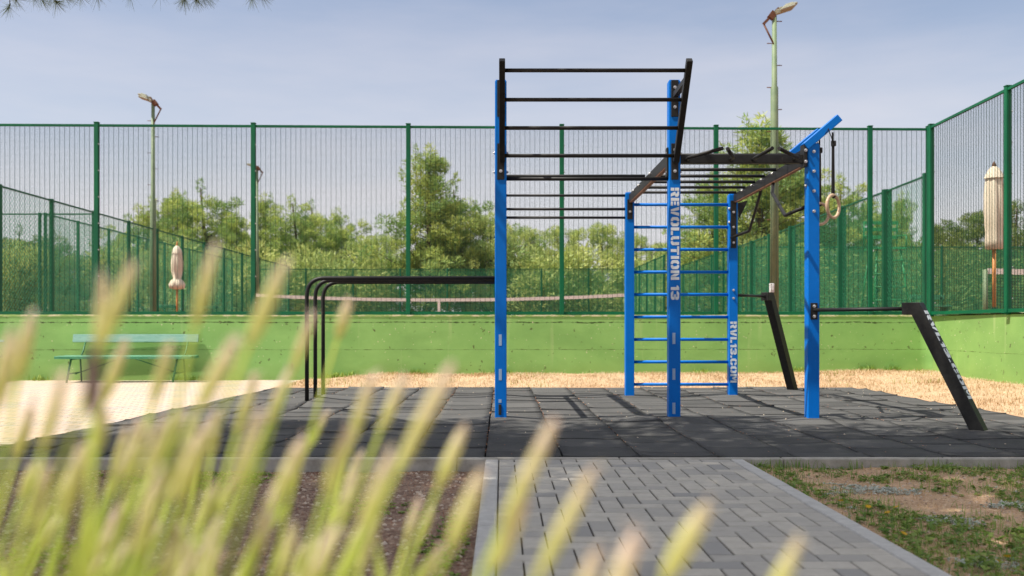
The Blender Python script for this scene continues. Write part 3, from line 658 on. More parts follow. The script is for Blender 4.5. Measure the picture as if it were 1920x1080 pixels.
# inclined ring arms
for (y, x0_, z0_, x1_, z1_) in ((YF - .03, 2.74, 2.475, 3.005, 2.70), (9.12, 2.745, 2.475, 3.01, 2.69)):
    b = MB(); b.bar((x0_ - .04, y, z0_ - .035), (x1_, y, z1_), .07, .075, (0, 1, 0), 0, .005); b.build('ring_arm', M['blue'], rig)
b = MB(); b.bar((2.80, YF, 2.45), (2.80, 9.15, 2.45), .04, .06); b.build('arm_mount', M['black'], rig)
# parallel bars
for y in (10.45, 10.92, 11.40):
    z = 1.365; b = MB(); b.tube(rounded([(-2.12, y, -.03), (-2.12, y, z), (-.022 if y < 11.3 else -.05, y, z)], .2) if 0 else [Vector((-2.12, y, -.03))] + arc((-2.12, y, 0), (-2.12, y, z), (-.05, y, z), .20, 12) + [Vector((-.022 if y < 11.3 else -.05, y, z))], .0225, 16)
    b.build('parallel_bar', M['black'], rig)
# outriggers: push-up bar, elbow and slanting leg, set at 45 degrees
def outrigger(px0, py0, d, z, top, base, word, label):
    d = Vector(d).normalized(); s_ = Vector((-d.y, d.x, 0)); w = .10 if word else .10
    top = Vector((top[0], top[1], z)); base = Vector((base[0], base[1], 0))
    rbar((px0, py0, z), tuple(top - d * .11), .0165, name='bar')
    # elbow and leg as one outline in the vertical plane through d, extruded sideways
    run = (base - top).dot(d); ld = Vector((run, -z)); ll = ld.length; ld /= ll; nn = Vector((-ld.y, ld.x))
    h = w / 2; A = (-.11, h); Bq = (-.11, -h)
    # top edge line offset and lower edge line offset, intersected with the stub's edges
    def isect(off, zz):
        # point on leg line (through origin) offset by off*nn with height zz
        px_, pz_ = nn.x * off, nn.y * off; t = (zz - pz_) / ld.y; return (px_ + ld.x * t, zz)
    up = isect(h, h); dn = isect(-h, -h); be_up = isect(h, -z - .03); be_dn = isect(-h, -z - .03)
    prof = [A, Bq, dn, be_dn, be_up, up]
    vs = []
    for sd in (-1, 1):
        for (u, v) in prof: vs.append(top + d * u + Vector((0, 0, v)) + s_ * (sd * w / 2))
    n = len(prof); fs = [list(range(n)), [i + n for i in range(n)][::-1]] + [[(i + 1) % n, i, i + n, (i + 1) % n + n] for i in range(n)]
    b = MB(); b.add(vs, fs); leg = b.build('outrigger_leg', M['black'], rig)
    bv = leg.modifiers.new('bevel', 'BEVEL'); bv.width = .004; bv.segments = 2
    if word:
        # on the upper face, reading down the leg
        al = (d * ld.x + Vector((0, 0, ld.y))); al.normalize(); nrm = (d * nn.x + Vector((0, 0, nn.y))).normalized()
        if nrm.z < 0: nrm = -nrm
        st = top + d * up[0] + Vector((0, 0, up[1])) + al * .075 + nrm * .0016
        upv = nrm.cross(al) * -1
        if upv.x < 0: upv = -upv
        lettering(word, st - upv * .036, al, upv, .78, .072, leg)
    return leg
outrigger(2.775, ff - .01, (1, -1, 0), PZ(580, 8.2), (3.40, 7.86), (3.73, 7.50), 'RVL13.COM', '')
outrigger(2.735, YR + .03, (1, 1, 0), 1.215, (3.35, 12.05), (3.78, 12.48), None, '')
pp = plate(2.776, ff, PZ(599, ff), PZ(568, ff), .062, rig, [PZ(574, ff), PZ(593, ff)])

# gym rings on straps
for (tx, ty, tz, face, lab) in ((PX(1562, YF - .05), YF - .05, PZ(248, YF - .05), R(40), 'wooden gym ring on the outer strap, hanging clear to the right of the post'),
                                (PX(1537, 9.12), 9.12, PZ(262, 9.12), R(18), 'wooden gym ring partly hidden behind the right blue post')):
    g = empty('gym_ring', (tx, ty, tz), lab, 'gym ring', 'wooden gym rings')
    zb = 1.795 - tz; rc = .1
    b = MB(); b.tube([(math.cos(a) * rc * math.cos(face), math.cos(a) * rc * math.sin(face), zb + rc + .014 + math.sin(a) * rc) for a in [2 * math.pi * i / 32 for i in range(33)]], .0145, 12, caps=False); b.build('ring', M['wood'], g)
    b = MB(); b.bar((-.003, 0, .0), (-.008, 0, zb + 2 * rc + .01), .016, .003, (0, 1, 0)); b.bar((.006, .006, -.12), (.010, .006, zb + 2 * rc + .02), .016, .003, (0, 1, 0)); b.bar((-.014, .008, zb + 2 * rc + .03), (.016, .008, zb + 2 * rc - .008), .022, .030, (0, 1, 0)); b.build('strap', M['strap'], g)
    b = MB(); b.box((.004, 0, -.10), (.042, .022, .05), 0, None, .004); b.tube([(.0, -.012, -.1), (-.05, -.02, .03), (-.075, -.02, -.02)], .004, 6); b.build('buckle', M['strap'], g)

# ------------------------------------------------------------------ benches by the wall
def bench(cx_, label):
    g = empty('park_bench', (cx_, 14.79, -.022), label, 'bench', 'green slatted benches against the wall', rz=.034)
    b = MB()
    for k in range(4): b.box((0, -.13 + .115 * k, .388 + .004 * (k % 2)), (2.05, .098, .042), .0, None, .004)
    b.build('seat', M['bench_green'], g)
    b = MB(); b.box((.0, .415, .675), (1.96, .028, .128), 0, Matrix.Rotation(R(-13), 3, 'X'), .004); b.build('backrest', M['bench_back'], g)
    for x in (-.80, .80):
        b = MB(); b.tube([(x - .05, -.16, 0), (x, -.10, .372)], .016, 8); b.build('leg', M['dark_iron'], g)
        b = MB(); b.tube([(x + .02, .25, 0), (x, .245, .37), (x + .01, .34, .48), (x + .02, .405, .63)], .014, 8); b.build('leg', M['dark_iron'], g)
        b = MB(); b.tube([(x - .01, -.10, .36), (x, .245, .36)], .011, 8); b.tube([(x - .03, -.14, .14), (x + .01, .25, .15)], .009, 8); b.build('bracket', M['dark_iron'], g)
        b = MB(); b.tube([(x, .05, .13), (x * .1, .05, .375)], .008, 8); b.build('brace', M['dark_iron'], g)
    return g
bench(-5.775, 'green slatted bench with pale green back board against the wall')
bench(-8.84, 'second green bench cut off by the left edge, only its end showing')

# ------------------------------------------------------------------ court things behind the fence
def parasol(x, y, z0, hgt, wmax, lab):
    g = empty('parasol', (x, y, z0), lab, 'parasol', 'closed cream parasols'); k = hgt
    b = MB(); b.tube([(0, 0, 0), (0, 0, k * .52)], .03, 10); b.build('pole', M['polewood'], g)
    b = MB(); b.tube([(0, 0, 0), (0, 0, k * .11)], .05, 12); b.build('base', M['dark_iron'], g)
    return g
g = parasol(PX(332, 28), 28, .86, 2.45, .12, 'small closed cream parasol with frilled hem on the left court')
b = MB(); b.lathe((0, 0, 0), [(.07, 1.06), (.19, 1.09), (.21, 1.2), (.15, 1.32), (.10, 1.36), (.15, 1.6), (.155, 1.85), (.12, 2.08), (.11, 2.13)], 32, .16, 8); b.build('canopy', M['canvas'], g)
b = MB(); b.lathe((0, 0, 0), [(.14, 2.10), (.12, 2.22), (.06, 2.31), (.02, 2.34)], 24, .08, 8); b.build('vent', M['canvas'], g)
b = MB(); b.lathe((0, 0, 0), [(.03, 2.33), (.035, 2.36), (.012, 2.45), (.0, 2.46)], 10); b.build('finial', M['polewood'], g)
g = parasol(PX(1864, 16.1), 16.1, .86, 2.72, .12, 'large closed cream parasol near the fence at the right')
b = MB(); b.lathe((0, 0, 0), [(.08, 1.27), (.125, 1.28), (.13, 1.42), (.125, 1.55), (.135, 1.65), (.15, 1.9), (.145, 2.2), (.12, 2.45), (.105, 2.52)], 32, .12, 8); b.build('canopy', M['canvas'], g)
b = MB(); b.lathe((0, 0, 0), [(.15, 2.46), (.12, 2.54), (.07, 2.63), (.03, 2.66)], 24, .1, 8); b.build('vent', M['canvas'], g)
b = MB(); b.lathe((0, 0, 0), [(.02, 2.64), (.04, 2.67), (.03, 2.70), (.01, 2.74), (0, 2.75)], 10); b.build('finial', M['rust'], g)

def light_pole(x, y, top, r0, side, lab, step=None, nl=2, lx=1.):
    g = empty('floodlight_pole', (x, y, .86), lab, 'light pole', 'floodlight poles'); h = top - .86
    s_ = step - .86 if step else h * .55
    b = MB(); b.tube([(0, 0, 0), (0, 0, s_), (0, 0, s_ + .04), (0, 0, h)], [r0, r0 * .84, r0 * .62, r0 * .5], 16); b.build('mast', M['pole'], g)
    b = MB()
    for i in range(int(h / .5)):
        z = 2.4 + i * .5
        if z < h - .1: sgn = 1 if i % 2 else -1; b.tube([(0, 0, z), (sgn * (r0 + .07), 0, z)], .011, 6)
    b.build('climbing_rungs', M['rust'], g)
    b = MB(); b.bar((-.25 * side, 0, h - .28), (.10 * side, 0, h + .08), .06, .06, (0, 1, 0)); b.tube([(-.25 * side, 0, h - .26), (-.02 * side, -.03, h - .75)], .022, 8); b.bar((.0, 0, h - .02), (-.1 * side, 0, h - .15), .14, .12, (0, 1, 0)); b.build('lamp_bracket', M['rust'], g)
    for i in range(nl):
        q = Vector((.24 * side * lx + i * .12 * side * lx, -.12 + .25 * i, h + .02 + .13 * i)); rm = Matrix.Rotation(R(-18 * side), 3, 'Y')
        b = MB(); b.box(q, (.34 * lx, .34, .06), 0, rm, .02); b.box(q + Vector((0, 0, .045)), (.2 * lx, .2, .05), 0, rm, .015); b.box(q + rm @ Vector((-.2 * side * lx, 0, .0)), (.1 * lx, .12, .10), 0, rm, .01); b.build('floodlight', M['lampbox'], g)
    return g
light_pole(PX(1452, 21.8), 21.8, PZ(22, 21.8), .10, 1, 'thick pale green light pole rising right of centre past the picture top', step=PZ(165, 21.8))
light_pole(PX(287, 30), 30, PZ(188, 30), .105, -1, 'left green light pole with two floodlights above the fence top', lx=.9)
light_pole(PX(482, 42), 42, PZ(312, 42), .10, -1, 'farther light pole beside the second green fence post', nl=1)
g = empty('meter_box', (PX(1447, 21.6), 21.6, PZ(545, 21.6)), 'small white box fixed low on the thick light pole', 'box'); b = MB(); b.box((0, 0, .06), (.1, .07, .2), 0, None, .01); b.build('housing', M['white_box'], g); b = MB(); b.box((0, -.04, .06), (.06, .01, .1), 0, None, .002); b.build('door', M['white_box'], g)

def tennis_net(x0, x1, y, z0, sag, lab):
    g = empty('tennis_net', ((x0 + x1) / 2, y, z0), lab, 'tennis net', 'tennis nets'); w = (x1 - x0) / 2
    zt = lambda u: 1.07 - sag * (1 - (u / w) ** 2); n = 24
    b = MB()
    for i in range(n):
        u0 = -w + 2 * w * i / n; u1 = -w + 2 * w * (i + 1) / n
        b.bar((u0, 0, zt(u0)), (u1 + .002, 0, zt(u1)), .02, .11)
    b.build('top_tape', M['net_tape'], g)
    q = []
    for i in range(int(2 * w / .06)):
        u = -w + .06 * i; q.append([(u, 0, .02), (u + .006, 0, .02), (u + .006, 0, zt(u) - .05), (u, 0, zt(u) - .05)])
    for i in range(17):
        for j in range(n):
            u0 = -w + 2 * w * j / n; u1 = -w + 2 * w * (j + 1) / n; f = (i + .5) / 17
            q.append([(u0, .002, .02 + (zt(u0) - .07) * f), (u1, .002, .02 + (zt(u1) - .07) * f), (u1, .002, .028 + (zt(u1) - .07) * f), (u0, .002, .028 + (zt(u0) - .07) * f)])
    tris('netting', np.array(q), M['net'], g, nv=4)
    b = MB(); b.box((0, -.012, .47), (.09, .01, .90)); b.build('centre_strap', M['net_tape'], g)
    for s_ in (-1, 1): b = MB(); b.tube([(s_ * (w + .05), 0, 0), (s_ * (w + .05), 0, 1.1)], .045, 12); b.build('post', M['pole'], g)
tennis_net(PX(476, 33.5), PX(1170, 33.5), 33.5, .86, .17, 'long tennis net with sagging pale tape behind the fence')
tennis_net(PX(1852, 18.9), PX(1852, 18.9) + 12.8, 18.9, .86, .1, 'tennis net starting beside the large parasol at the right edge')

g = empty('umpire_chair', (9.65, 24.2, .86), 'tall green umpire chair behind the chain link fence at right', 'chair')
for (x, y) in ((-.36, -.3), (.36, -.3), (-.36, .35), (.36, .35)):
    b = MB(); b.tube([(x * 1.35, y * 1.4, 0), (x * .8, y * .8, 1.9)], .022, 8); b.build('leg', M['umpire'], g)
b = MB(); b.box((0, 0, 1.92), (.85, .6, .05), 0, None, .01); b.build('seat', M['umpire'], g)
for z in (2.25, 2.45, 2.62): b = MB(); b.box((0, .3, z), (.9, .03, .09), 0, None, .005); b.build('back_slat', M['umpire'], g)
for s_ in (-1, 1): b = MB(); b.tube([(s_ * .42, -.28, 1.94), (s_ * .42, -.28, 2.25), (s_ * .42, .3, 2.28)], .02, 8); b.tube([(s_ * .42, .3, 1.94), (s_ * .42, .3, 2.66)], .02, 8); b.build('armrest', M['umpire'], g)
for i in range(5): b = MB(); b.tube([(-.42 + i * .012, -.41 + .03 * i, .3 + .33 * i), (.42 - i * .012, -.41 + .03 * i, .3 + .33 * i)], .018, 8); b.build('step', M['umpire'], g)
def court_bench(x, y, lab):
    g = empty('court_bench', (x, y, .86), lab, 'bench', 'low green benches on the courts')
    b = MB(); b.box((0, 0, .42), (.75, .35, .04), 0, None, .005); b.build('seat', M['bench_green'], g)
    b = MB(); b.box((0, .18, .62), (.75, .03, .1), 0, None, .005); b.build('backrest', M['bench_green'], g)
    for s_ in (-1, 1): b = MB(); b.box((s_ * .3, 0, .2), (.05, .32, .4), 0, None, .004); b.bar((s_ * .3, .18, .42), (s_ * .3, .18, .62), .04, .03); b.build('leg', M['dark_iron'], g)
court_bench(PX(308, 30.5), 30.5, 'low green bench beside the left light pole foot')
court_bench(PX(386, 32), 32, 'low green bench just right of the small parasol')
court_bench(PX(1745, 21), 21, 'dark green bench at the corner of the fences, left of the large parasol')

# pale stone heap by the far fence
def stones(n, xr, yr, zf, smin, smax, m, name, nv=5):
    Q = []; T = []
    for _ in range(n):
        x = NR.uniform(*xr); y = NR.uniform(*yr); s_ = NR.uniform(smin, smax); z = zf(x, y); ph = NR.uniform(0, 6.3)
        c = np.array([x, y, z + s_ * .1]); rr = [s_ * NR.uniform(.6, 1.1) for _ in range(5)]
        ring = [c + np.array([math.cos(ph + k * 1.2566) * rr[k], math.sin(ph + k * 1.2566) * rr[k], NR.uniform(-.1, .15) * s_]) for k in range(5)]
        top = c + np.array([NR.uniform(-.2, .2) * s_, NR.uniform(-.2, .2) * s_, s_ * NR.uniform(.4, .7)]); t = NR.rand()
        low = [np.array([q[0], q[1], z - s_ * .3]) for q in ring]
        for k in range(5): Q.append([ring[k], ring[(k + 1) % 5], top]); Q.append([low[k], low[(k + 1) % 5], ring[(k + 1) % 5]]); Q.append([low[k], ring[(k + 1) % 5], ring[k]]); T += [t, t, t]
    return tris(name, np.array(Q), m, None, T)
o = stones(260, (PX(768, 50), PX(852, 50)), (49.5, 50.4), lambda x, y: .86 + .55 * max(0, 1 - abs(x + 3.6) / 1.5), .08, .2, M['pebble'], 'stone_heap'); tag(o, 'heap of pale stones at the foot of the far fence', 'stones', kind='stuff')

# ------------------------------------------------------------------ trees
def tufts(centres, radii, per, size, wid, seed, up=.35):
    r = np.random.RandomState(seed); out_ = []; T = []
    for (c, rad) in zip(centres, radii):
        n = int(per * (rad[0] * rad[1] * rad[2]) ** .55); d = r.normal(size=(n, 3)); d /= np.linalg.norm(d, axis=1)[:, None]
        rr = r.uniform(.25, 1.08, n) ** .5
        p = np.array(c) + d * rr[:, None] * np.array(rad)
        dirv = d * .8 + r.normal(size=(n, 3)) * .55 + np.array([0, 0, up]); dirv /= np.linalg.norm(dirv, axis=1)[:, None]
        side = np.cross(dirv, r.normal(size=(n, 3))); side /= (np.linalg.norm(side, axis=1)[:, None] + 1e-6)
        l = size * r.uniform(.6, 1.3, n)[:, None]; w = wid * r.uniform(.6, 1.3, n)[:, None]
        V = np.stack([p - side * w * .5, p + side * w * .5, p + side * w * .2 + dirv * l, p - side * w * .2 + dirv * l], 1)
        out_.append(V); base = r.uniform(.0, 1.0); T.append(np.clip(base + r.normal(0, .2, n), 0, 1))
    return np.concatenate(out_), np.concatenate(T)
def make_tree(kind, seed, name='pine_tree'):
    r = random.Random(seed); root = bpy.data.objects.new(name, None); C.objects.link(root); root.empty_display_size = .2
    tr = MB(); hgt = 10.
    lean = r.uniform(-.9, .9)
    axis = lambda t: Vector((lean * t * t + .15 * math.sin(t * 5 + seed), .1 * math.cos(t * 4 + seed), hgt * t))
    tr.tube([axis(i / 9) for i in range(10)], [.24 * (1 - .85 * i / 9) for i in range(10)], 9)
    cs, rs = [], []
    nclump = {'pine': 140, 'round': 140, 'tall': 135}[kind]
    if kind != 'round':       # pines: tiers of rising limbs carrying needle clumps, sky between them
        for i in range({'pine': 46, 'tall': 50}[kind]):
            t = .10 + .88 * (i / 49) ** .9; a = i * 2.4 + r.uniform(-.5, .5)
            ln = ((3.3 * (1.03 - t) ** .75) if kind == 'tall' else 3.2 * min(1, (1.12 - t) * 1.6) ** .8) * r.uniform(.55, 1.12) + .25
            st = axis(max(.03, t - .05)); d = Vector((math.cos(a), math.sin(a), r.uniform(.25, .6))); en = st + d * ln
            tr.tube([st, st + d * ln * .5 + Vector((0, 0, -.08)), en], [.055 * (1.2 - t), .035 * (1.2 - t), .01], 5, caps=False)
            nb = max(2, int(ln * 2.3))
            for q in range(nb):
                f = .30 + .74 * (q + r.random()) / nb; sp = .30 * ln * f
                c = st + d * ln * f + Vector((r.gauss(0, sp * .5), r.gauss(0, sp * .5), r.gauss(.1, .16)))
                s_ = r.uniform(.22, .46); cs.append(tuple(c)); rs.append((s_, s_, s_ * r.uniform(.6, 1.1)))
        nclump = 12
    for i in range(nclump):
        t = r.uniform(.10, 1.0) ** .85; a = r.uniform(0, 2 * math.pi)
        if kind == 'tall': env = 3.2 * (1 - t) ** .95 * (1 if t > .2 else .8) + .28
        elif kind == 'pine': env = 3.3 * math.sin(min(1, (1.12 - t) * 1.15) * math.pi * .52) ** .8 * (.7 + .3 * min(1, t * 3)) + .1
        else: env = 3.6 * math.sqrt(max(0, 1 - ((t - .5) / .52) ** 2)) + .1
        env *= 1 + .22 * math.sin(3 * a + seed + 5 * t)
        rr = env * r.uniform(.35, 1.0); c = axis(t) + Vector((math.cos(a) * rr, math.sin(a) * rr, r.uniform(-.2, .35)))
        s_ = r.uniform(.26, .66) * (1.15 - .45 * t); cs.append(tuple(c)); rs.append((s_, s_, s_ * r.uniform(.7, 1.5)))
        if i % 3 == 0:
            st = axis(max(.05, t - .12)); mid = (st + c) / 2 + Vector((0, 0, -.15)); tr.tube([st, mid, c], [.06 * (1.2 - t), .04 * (1.2 - t), .012], 5, caps=False)
    cs.append(tuple(axis(1.0) + Vector((0, 0, .1)))); rs.append((.25, .25, .6))
    for i in range(34 if kind == 'round' else 12):      # leaders that break the outline
        a = r.uniform(0, 6.28); t = r.uniform(.35, .97); e = {'pine': 2.6, 'tall': 2.3, 'round': 3.0}[kind] * (1.08 - t) ** .6 * r.uniform(.5, 1.25); c = axis(t) + Vector((math.cos(a) * e, math.sin(a) * e, .35)); cs.append(tuple(c)); rs.append((.15, .15, r.uniform(.35, .8)))
    tr.build('trunk', M['bark'], root)
    V, T = tufts(cs, rs, 720, .20, .05, seed, up=.45)
    # stray shoots beyond the clumps
    mt = {'pine': 'needles', 'tall': 'needles', 'round': 'foliage_olive'}[kind]
    tris('crown', V, M[mt], root, T, nv=4); return root
protos = {('pine', 1): None, ('pine', 2): None, ('tall', 3): None, ('round', 4): None, ('round', 5): None, ('tall', 6): None}
def place_tree(key, px, top_py, Y, wscale, label, group='trees beyond the courts', rz=None, dark=False):
    k, sd = key
    if protos[key] is None: protos[key] = make_tree(k, sd, 'pine_tree' if k != 'round' else 'leafy_tree'); o = protos[key]
    else: o = copy_tree(protos[key])
    z = PZ(top_py, Y) - .8; sc = z / 10.5
    o.location = (PX(px, Y), Y, .8); o.scale = (sc * wscale * 1.22, sc * wscale * 1.22, sc); o.rotation_euler = (0, 0, rnd.uniform(0, 6.28) if rz is None else rz)
    tag(o, label, 'tree', group)
    if dark:
        for ch in [x for x in bpy.data.objects if x.parent == o and x.name.startswith('crown')]:
            me = ch.data.copy(); me.materials.clear(); me.materials.append(M['needles_dark']); ch.data = me
    return o
TR = [
 (('pine', 1), 20, 425, 58, 1.1, 'dark bushy pine seen through the fences at the far left edge', 1),
 (('pine', 2), 75, 432, 56, 1.2, 'dark low pine just left of the first tall fence post', 1),
 (('round', 4), 150, 480, 54, 1.5, 'low dark tree behind the first tall fence post', 1),
 (('pine', 1), 215, 455, 60, 1.1, 'low dim pine between the first fence post and the left light pole', 1),
 (('pine', 2), 272, 372, 62, .85, 'pine immediately left of the left light pole', 0),
 (('tall', 3), 335, 356, 64, .95, 'pointed pine right of the left light pole', 0),
 (('pine', 1), 398, 340, 60, .95, 'broad sunlit pine above the frame of closed fences, left group highest', 0),
 (('tall', 6), 440, 395, 58, .8, 'slim pine between broad pine and second tall fence post', 0),
 (('tall', 3), 492, 362, 62, .8, 'pointed pine behind the second tall fence post', 0),
 (('pine', 2), 560, 372, 60, .95, 'rounded pine right of the second tall fence post', 0),
 (('pine', 1), 600, 378, 64, .8, 'pine with twin tops above the parallel bars', 0),
 (('pine', 2), 655, 392, 62, .9, 'pine above the middle of the parallel bars', 0),
 (('round', 4), 710, 440, 58, 1.1, 'lower tree filling the gap left of the tallest pine', 0),
 (('tall', 3), 798, 276, 55, 1.05, 'tall light green pine standing alone left of the blue frame', 0),
 (('pine', 1), 868, 345, 57, .95, 'pine leaning onto the right side of the tall lone pine', 0),
 (('round', 5), 915, 400, 56, 1.0, 'tree right behind the left blue post', 0),
 (('round', 4), 990, 428, 60, 1.0, 'olive green tree just right of the left blue post', 0),
 (('round', 5), 1050, 425, 62, .9, 'olive green tree behind the slim fence post inside the frame', 0),
 (('round', 4), 1130, 420, 60, 1.0, 'olive green tree left of the rear blue ladder post', 0),
 (('round', 5), 1190, 440, 64, 1.0, 'olive tree hidden mostly by the rear blue ladder post', 0),
 (('round', 4), 1250, 455, 60, .9, 'low olive tree behind the upper ladder rungs left half', 0),
 (('tall', 6), 1330, 318, 52, 1.05, 'green pine behind the right half of the ladder rungs', 0),
 (('tall', 3), 1412, 222, 50, 1.25, 'highest pine, top rising above the fence beside the thick light pole', 0),
 (('pine', 1), 1485, 280, 53, 1.0, 'pine between the thick light pole and right blue post', 0),
 (('pine', 2), 1575, 335, 54, 1.0, 'pine behind the wooden rings', 0),
 (('pine', 1), 1640, 375, 56, .85, 'pine behind the umpire chair', 0),
 (('tall', 3), 1690, 360, 52, .6, 'thin pointed pine left of the fence corner', 0),
 (('round', 5), 1765, 415, 50, 1.0, 'dark leafy tree between the fence corner and large parasol', 1),
 (('round', 4), 1830, 398, 50, 1.0, 'round dark leafy tree left behind the large parasol', 1),
 (('round', 5), 1905, 378, 48, 1.0, 'dark leafy tree right of the large parasol at the picture edge', 1),
 (('pine', 2), 1985, 390, 50, 1.0, 'dark tree cut off by the right picture edge', 1)]
for (key, px, ty, Y, ws, lab, dk) in sorted(TR, key=lambda q: q[6]): place_tree(key, px, ty, Y, ws, lab, dark=bool(dk))
# undergrowth behind the far fences: one mass of bushes nobody could count
cs, rs = [], []
for i in range(330):
    x = NR.uniform(-34, 42); y = NR.uniform(53, 57); s_ = NR.uniform(.6, 1.25); cs.append((x, y, .86 + NR.uniform(.0, 4.0) * (1 if x < 8 else 1))); rs.append((s_ * 1.3, s_, s_))
V, T = tufts(cs, rs, 330, .26, .10, 77); o = tris('undergrowth', V, M['foliage_olive'], None, T, nv=4); tag(o, 'mass of shrubs and saplings growing behind the far fence', 'shrubs', kind='stuff')
cs, rs = [], []
for i in range(60):
    x = NR.uniform(10, 36); y = NR.uniform(39, 43); s_ = NR.uniform(.6, 1.1); cs.append((x, y, .86 + NR.uniform(.0, 3.0))); rs.append((s_ * 1.3, s_, s_))
V, T = tufts(cs, rs, 330, .22, .09, 78); o = tris('undergrowth', V, M['needles_dark'], None, T, nv=4); tag(o, 'dark shrubs behind the flat right fence', 'shrubs', kind='stuff')

# big pine behind the viewer: it shades the path and the front of the mats, and its lowest twigs hang into the picture
big = empty('pine_tree', (-5.2, -2.6, -.12), 'overhanging pine whose lowest needle twigs show at the top left', 'tree')
b = MB(); ax = [Vector((0, 0, 0)), Vector((.5, 1.6, 2.4)), Vector((1.3, 3.9, 5.)), Vector((2.3, 5.6, 7.)), Vector((2.8, 6.5, 8.6))]
b.tube(ax, [.30, .26, .22, .16, .08], 14)
cs, rs = [], []; rr_ = random.Random(5)
def to_crown(X, Y, z): return Vector((X - .56 * z + 5.2, Y - .185 * z + 2.6, z))     # crown point whose shadow falls at ground X, Y
k = 0
while k < 470:
    X = rr_.uniform(-3.4, 7.2); Y = rr_.uniform(2.7, 8.55); z = rr_.uniform(6.2, 9.6)
    if (X > 5.0 and Y > 6.0) and rr_.random() < .6: continue
    if X < -2.4 and Y > 7.2: continue
    if X > 3.0 and Y > 7.3 and rr_.random() < .55: continue
    if .2 < X < 2.7 and Y > 7.9: Y += .3
    c = to_crown(X, Y, z); cs.append(tuple(c)); s_ = rr_.uniform(.42, .75) if Y < 7.7 else rr_.uniform(.26, .42); rs.append((s_, s_, s_ * .7)); k += 1
    if k % 6 == 0:
        j = 2 + k % 3; st = ax[j]; mid = (st + c) / 2 + Vector((0, 0, .3)); b.tube([st, mid, c], [.07, .05, .02], 6, caps=False)
b.build('trunk', M['bark'], big)
V, T = tufts(cs, rs, 560, .16, .05, 21, up=.2); tris('crown', V, M['near_needles'], big, T, nv=4)
# the hanging twigs, with real needles in tufts
b = MB(); nd = []; ndt = []
def needle_tuft(p, d, n, ln):
    d = Vector(d).normalized()
    for _ in range(n):
        q = (d + Vector((rr_.gauss(0, .55), rr_.gauss(0, .55), rr_.gauss(0, .55)))).normalized(); s_ = q.cross(Vector((rr_.random(), rr_.random(), rr_.random()))).normalized() * .0015
        st = Vector(p) + d * rr_.uniform(-.03, .02); l = ln * rr_.uniform(.7, 1.15); e = st + q * l; nd.append([st - s_, st + s_, e + s_ * .3, e - s_ * .3]); ndt.append(rr_.random())
off = Vector((5.2, 2.6, .12))
for (px, py, Y, dx, dz, n) in ((18, 6, 9.2, -.3, -.8, 60), (28, -8, 9.0, .4, -.5, 60), (62, -12, 9.2, .3, -.8, 60), (78, -6, 9.1, .6, -.7, 60), (104, -2, 9.0, .5, -.7, 90), (96, -16, 9.3, -.2, -1, 70), (122, -10, 9.1, .8, -.5, 60), (150, -14, 9.2, .3, -.8, 50), (183, -14, 9.0, .1, -.9, 40), (245, -14, 9.1, 0, -1, 30), (300, -18, 9.1, .2, -.9, 30), (346, -8, 9.0, -.1, -1, 80), (366, -8, 9.0, .5, -.9, 90), (380, -12, 9.0, .7, -.7, 60), (392, -16, 9.1, .3, -1, 40), (472, -12, 9.0, .1, -.9, 50), (490, -14, 9.0, .6, -.7, 50), (35, -30, 9.2, 0, -1, 60), (130, -34, 9.0, 0, -1, 80), (350, -34, 9, 0, -1, 80), (480, -34, 9, 0, -1, 60)):
    p = P(px, py + 5, Y) + off; needle_tuft(p, (dx, rr_.uniform(-.3, .3), dz), n, .135); q = Vector((p.x - dx * .12, p.y - .05, p.z + .22)); b.tube([q + Vector((-.2, -.1, .28)), q, p], [.008, .006, .004], 6)
# a limb that carries them, above the frame
Lm = [ax[3], Vector((1.6, 8.6, 6.6)), P(60, -190, 8.8) + off, P(250, -120, 8.9) + off, P(500, -100, 9.0) + off]
b.tube(Lm, [.09, .06, .035, .02, .008], 8)
for px in (18, 60, 104, 150, 246, 300, 350, 380, 480): a_ = P(px + rr_.uniform(-20, 20), -125, 8.9) + off; b.tube([a_, P(px, -55, 9.0) + off], [.012, .007], 6)
b.build('hanging_branch', M['twig'], big)
tris('needle_tufts', np.array([[tuple(v) for v in q] for q in nd]), M['near_needles'], big, ndt, nv=4)

# ------------------------------------------------------------------ ground cover
def blades(n, xf, zf, hmin, hmax, w, m, name, lab, cat='grass', lean=.6, seed=3, curve=True):
    r = np.random.RandomState(seed); Q = []; T = []
    for _ in range(n):
        x, y, k = xf(r)
        if x is None: continue
        z = zf(x, y); h = r.uniform(hmin, hmax) * k; a = r.uniform(0, 6.28); l = r.uniform(0, lean) * h; s_ = np.array([math.cos(a + 1.57), math.sin(a + 1.57), 0]) * w * r.uniform(.6, 1.3)
        p = np.array([x, y, z]); mid = p + np.array([math.cos(a) * l * .35, math.sin(a) * l * .35, h * .55]); e = p + np.array([math.cos(a) * l, math.sin(a) * l, h * (1 - .3 * r.rand() * (l / h))])
        Q.append([p - s_, p + s_, mid + s_ * .8, mid - s_ * .8]); Q.append([mid - s_ * .8, mid + s_ * .8, e + s_ * .1, e - s_ * .1]); t = min(1, max(0, .5 + 1.3 * nz2(x, y, 1.6, 4))) * .6 + r.rand() * .4; T += [t, t]
    o = tris(name, np.array(Q), m, None, T, nv=4); tag(o, lab, cat, kind='stuff'); return o
def bank_pt(r):
    if r.rand() < .72:
        x = r.uniform(-3.1, 6.85); y = r.uniform(13.3, WY(x))
    else: x = r.uniform(4.9, 6.8); y = r.uniform(7.5, 13.3)
    d = nz2(x, y, 1.3, 40); 
    if d < -.25 and r.rand() < .7: return None, 0, 0
    return x, y, (1.0 + .6 * d)
blades(26000, bank_pt, bank, .015, .05, .0035, M['dry'], 'dry_grass', 'short straw coloured grass between the mats and the green wall', lean=1.4, seed=5)
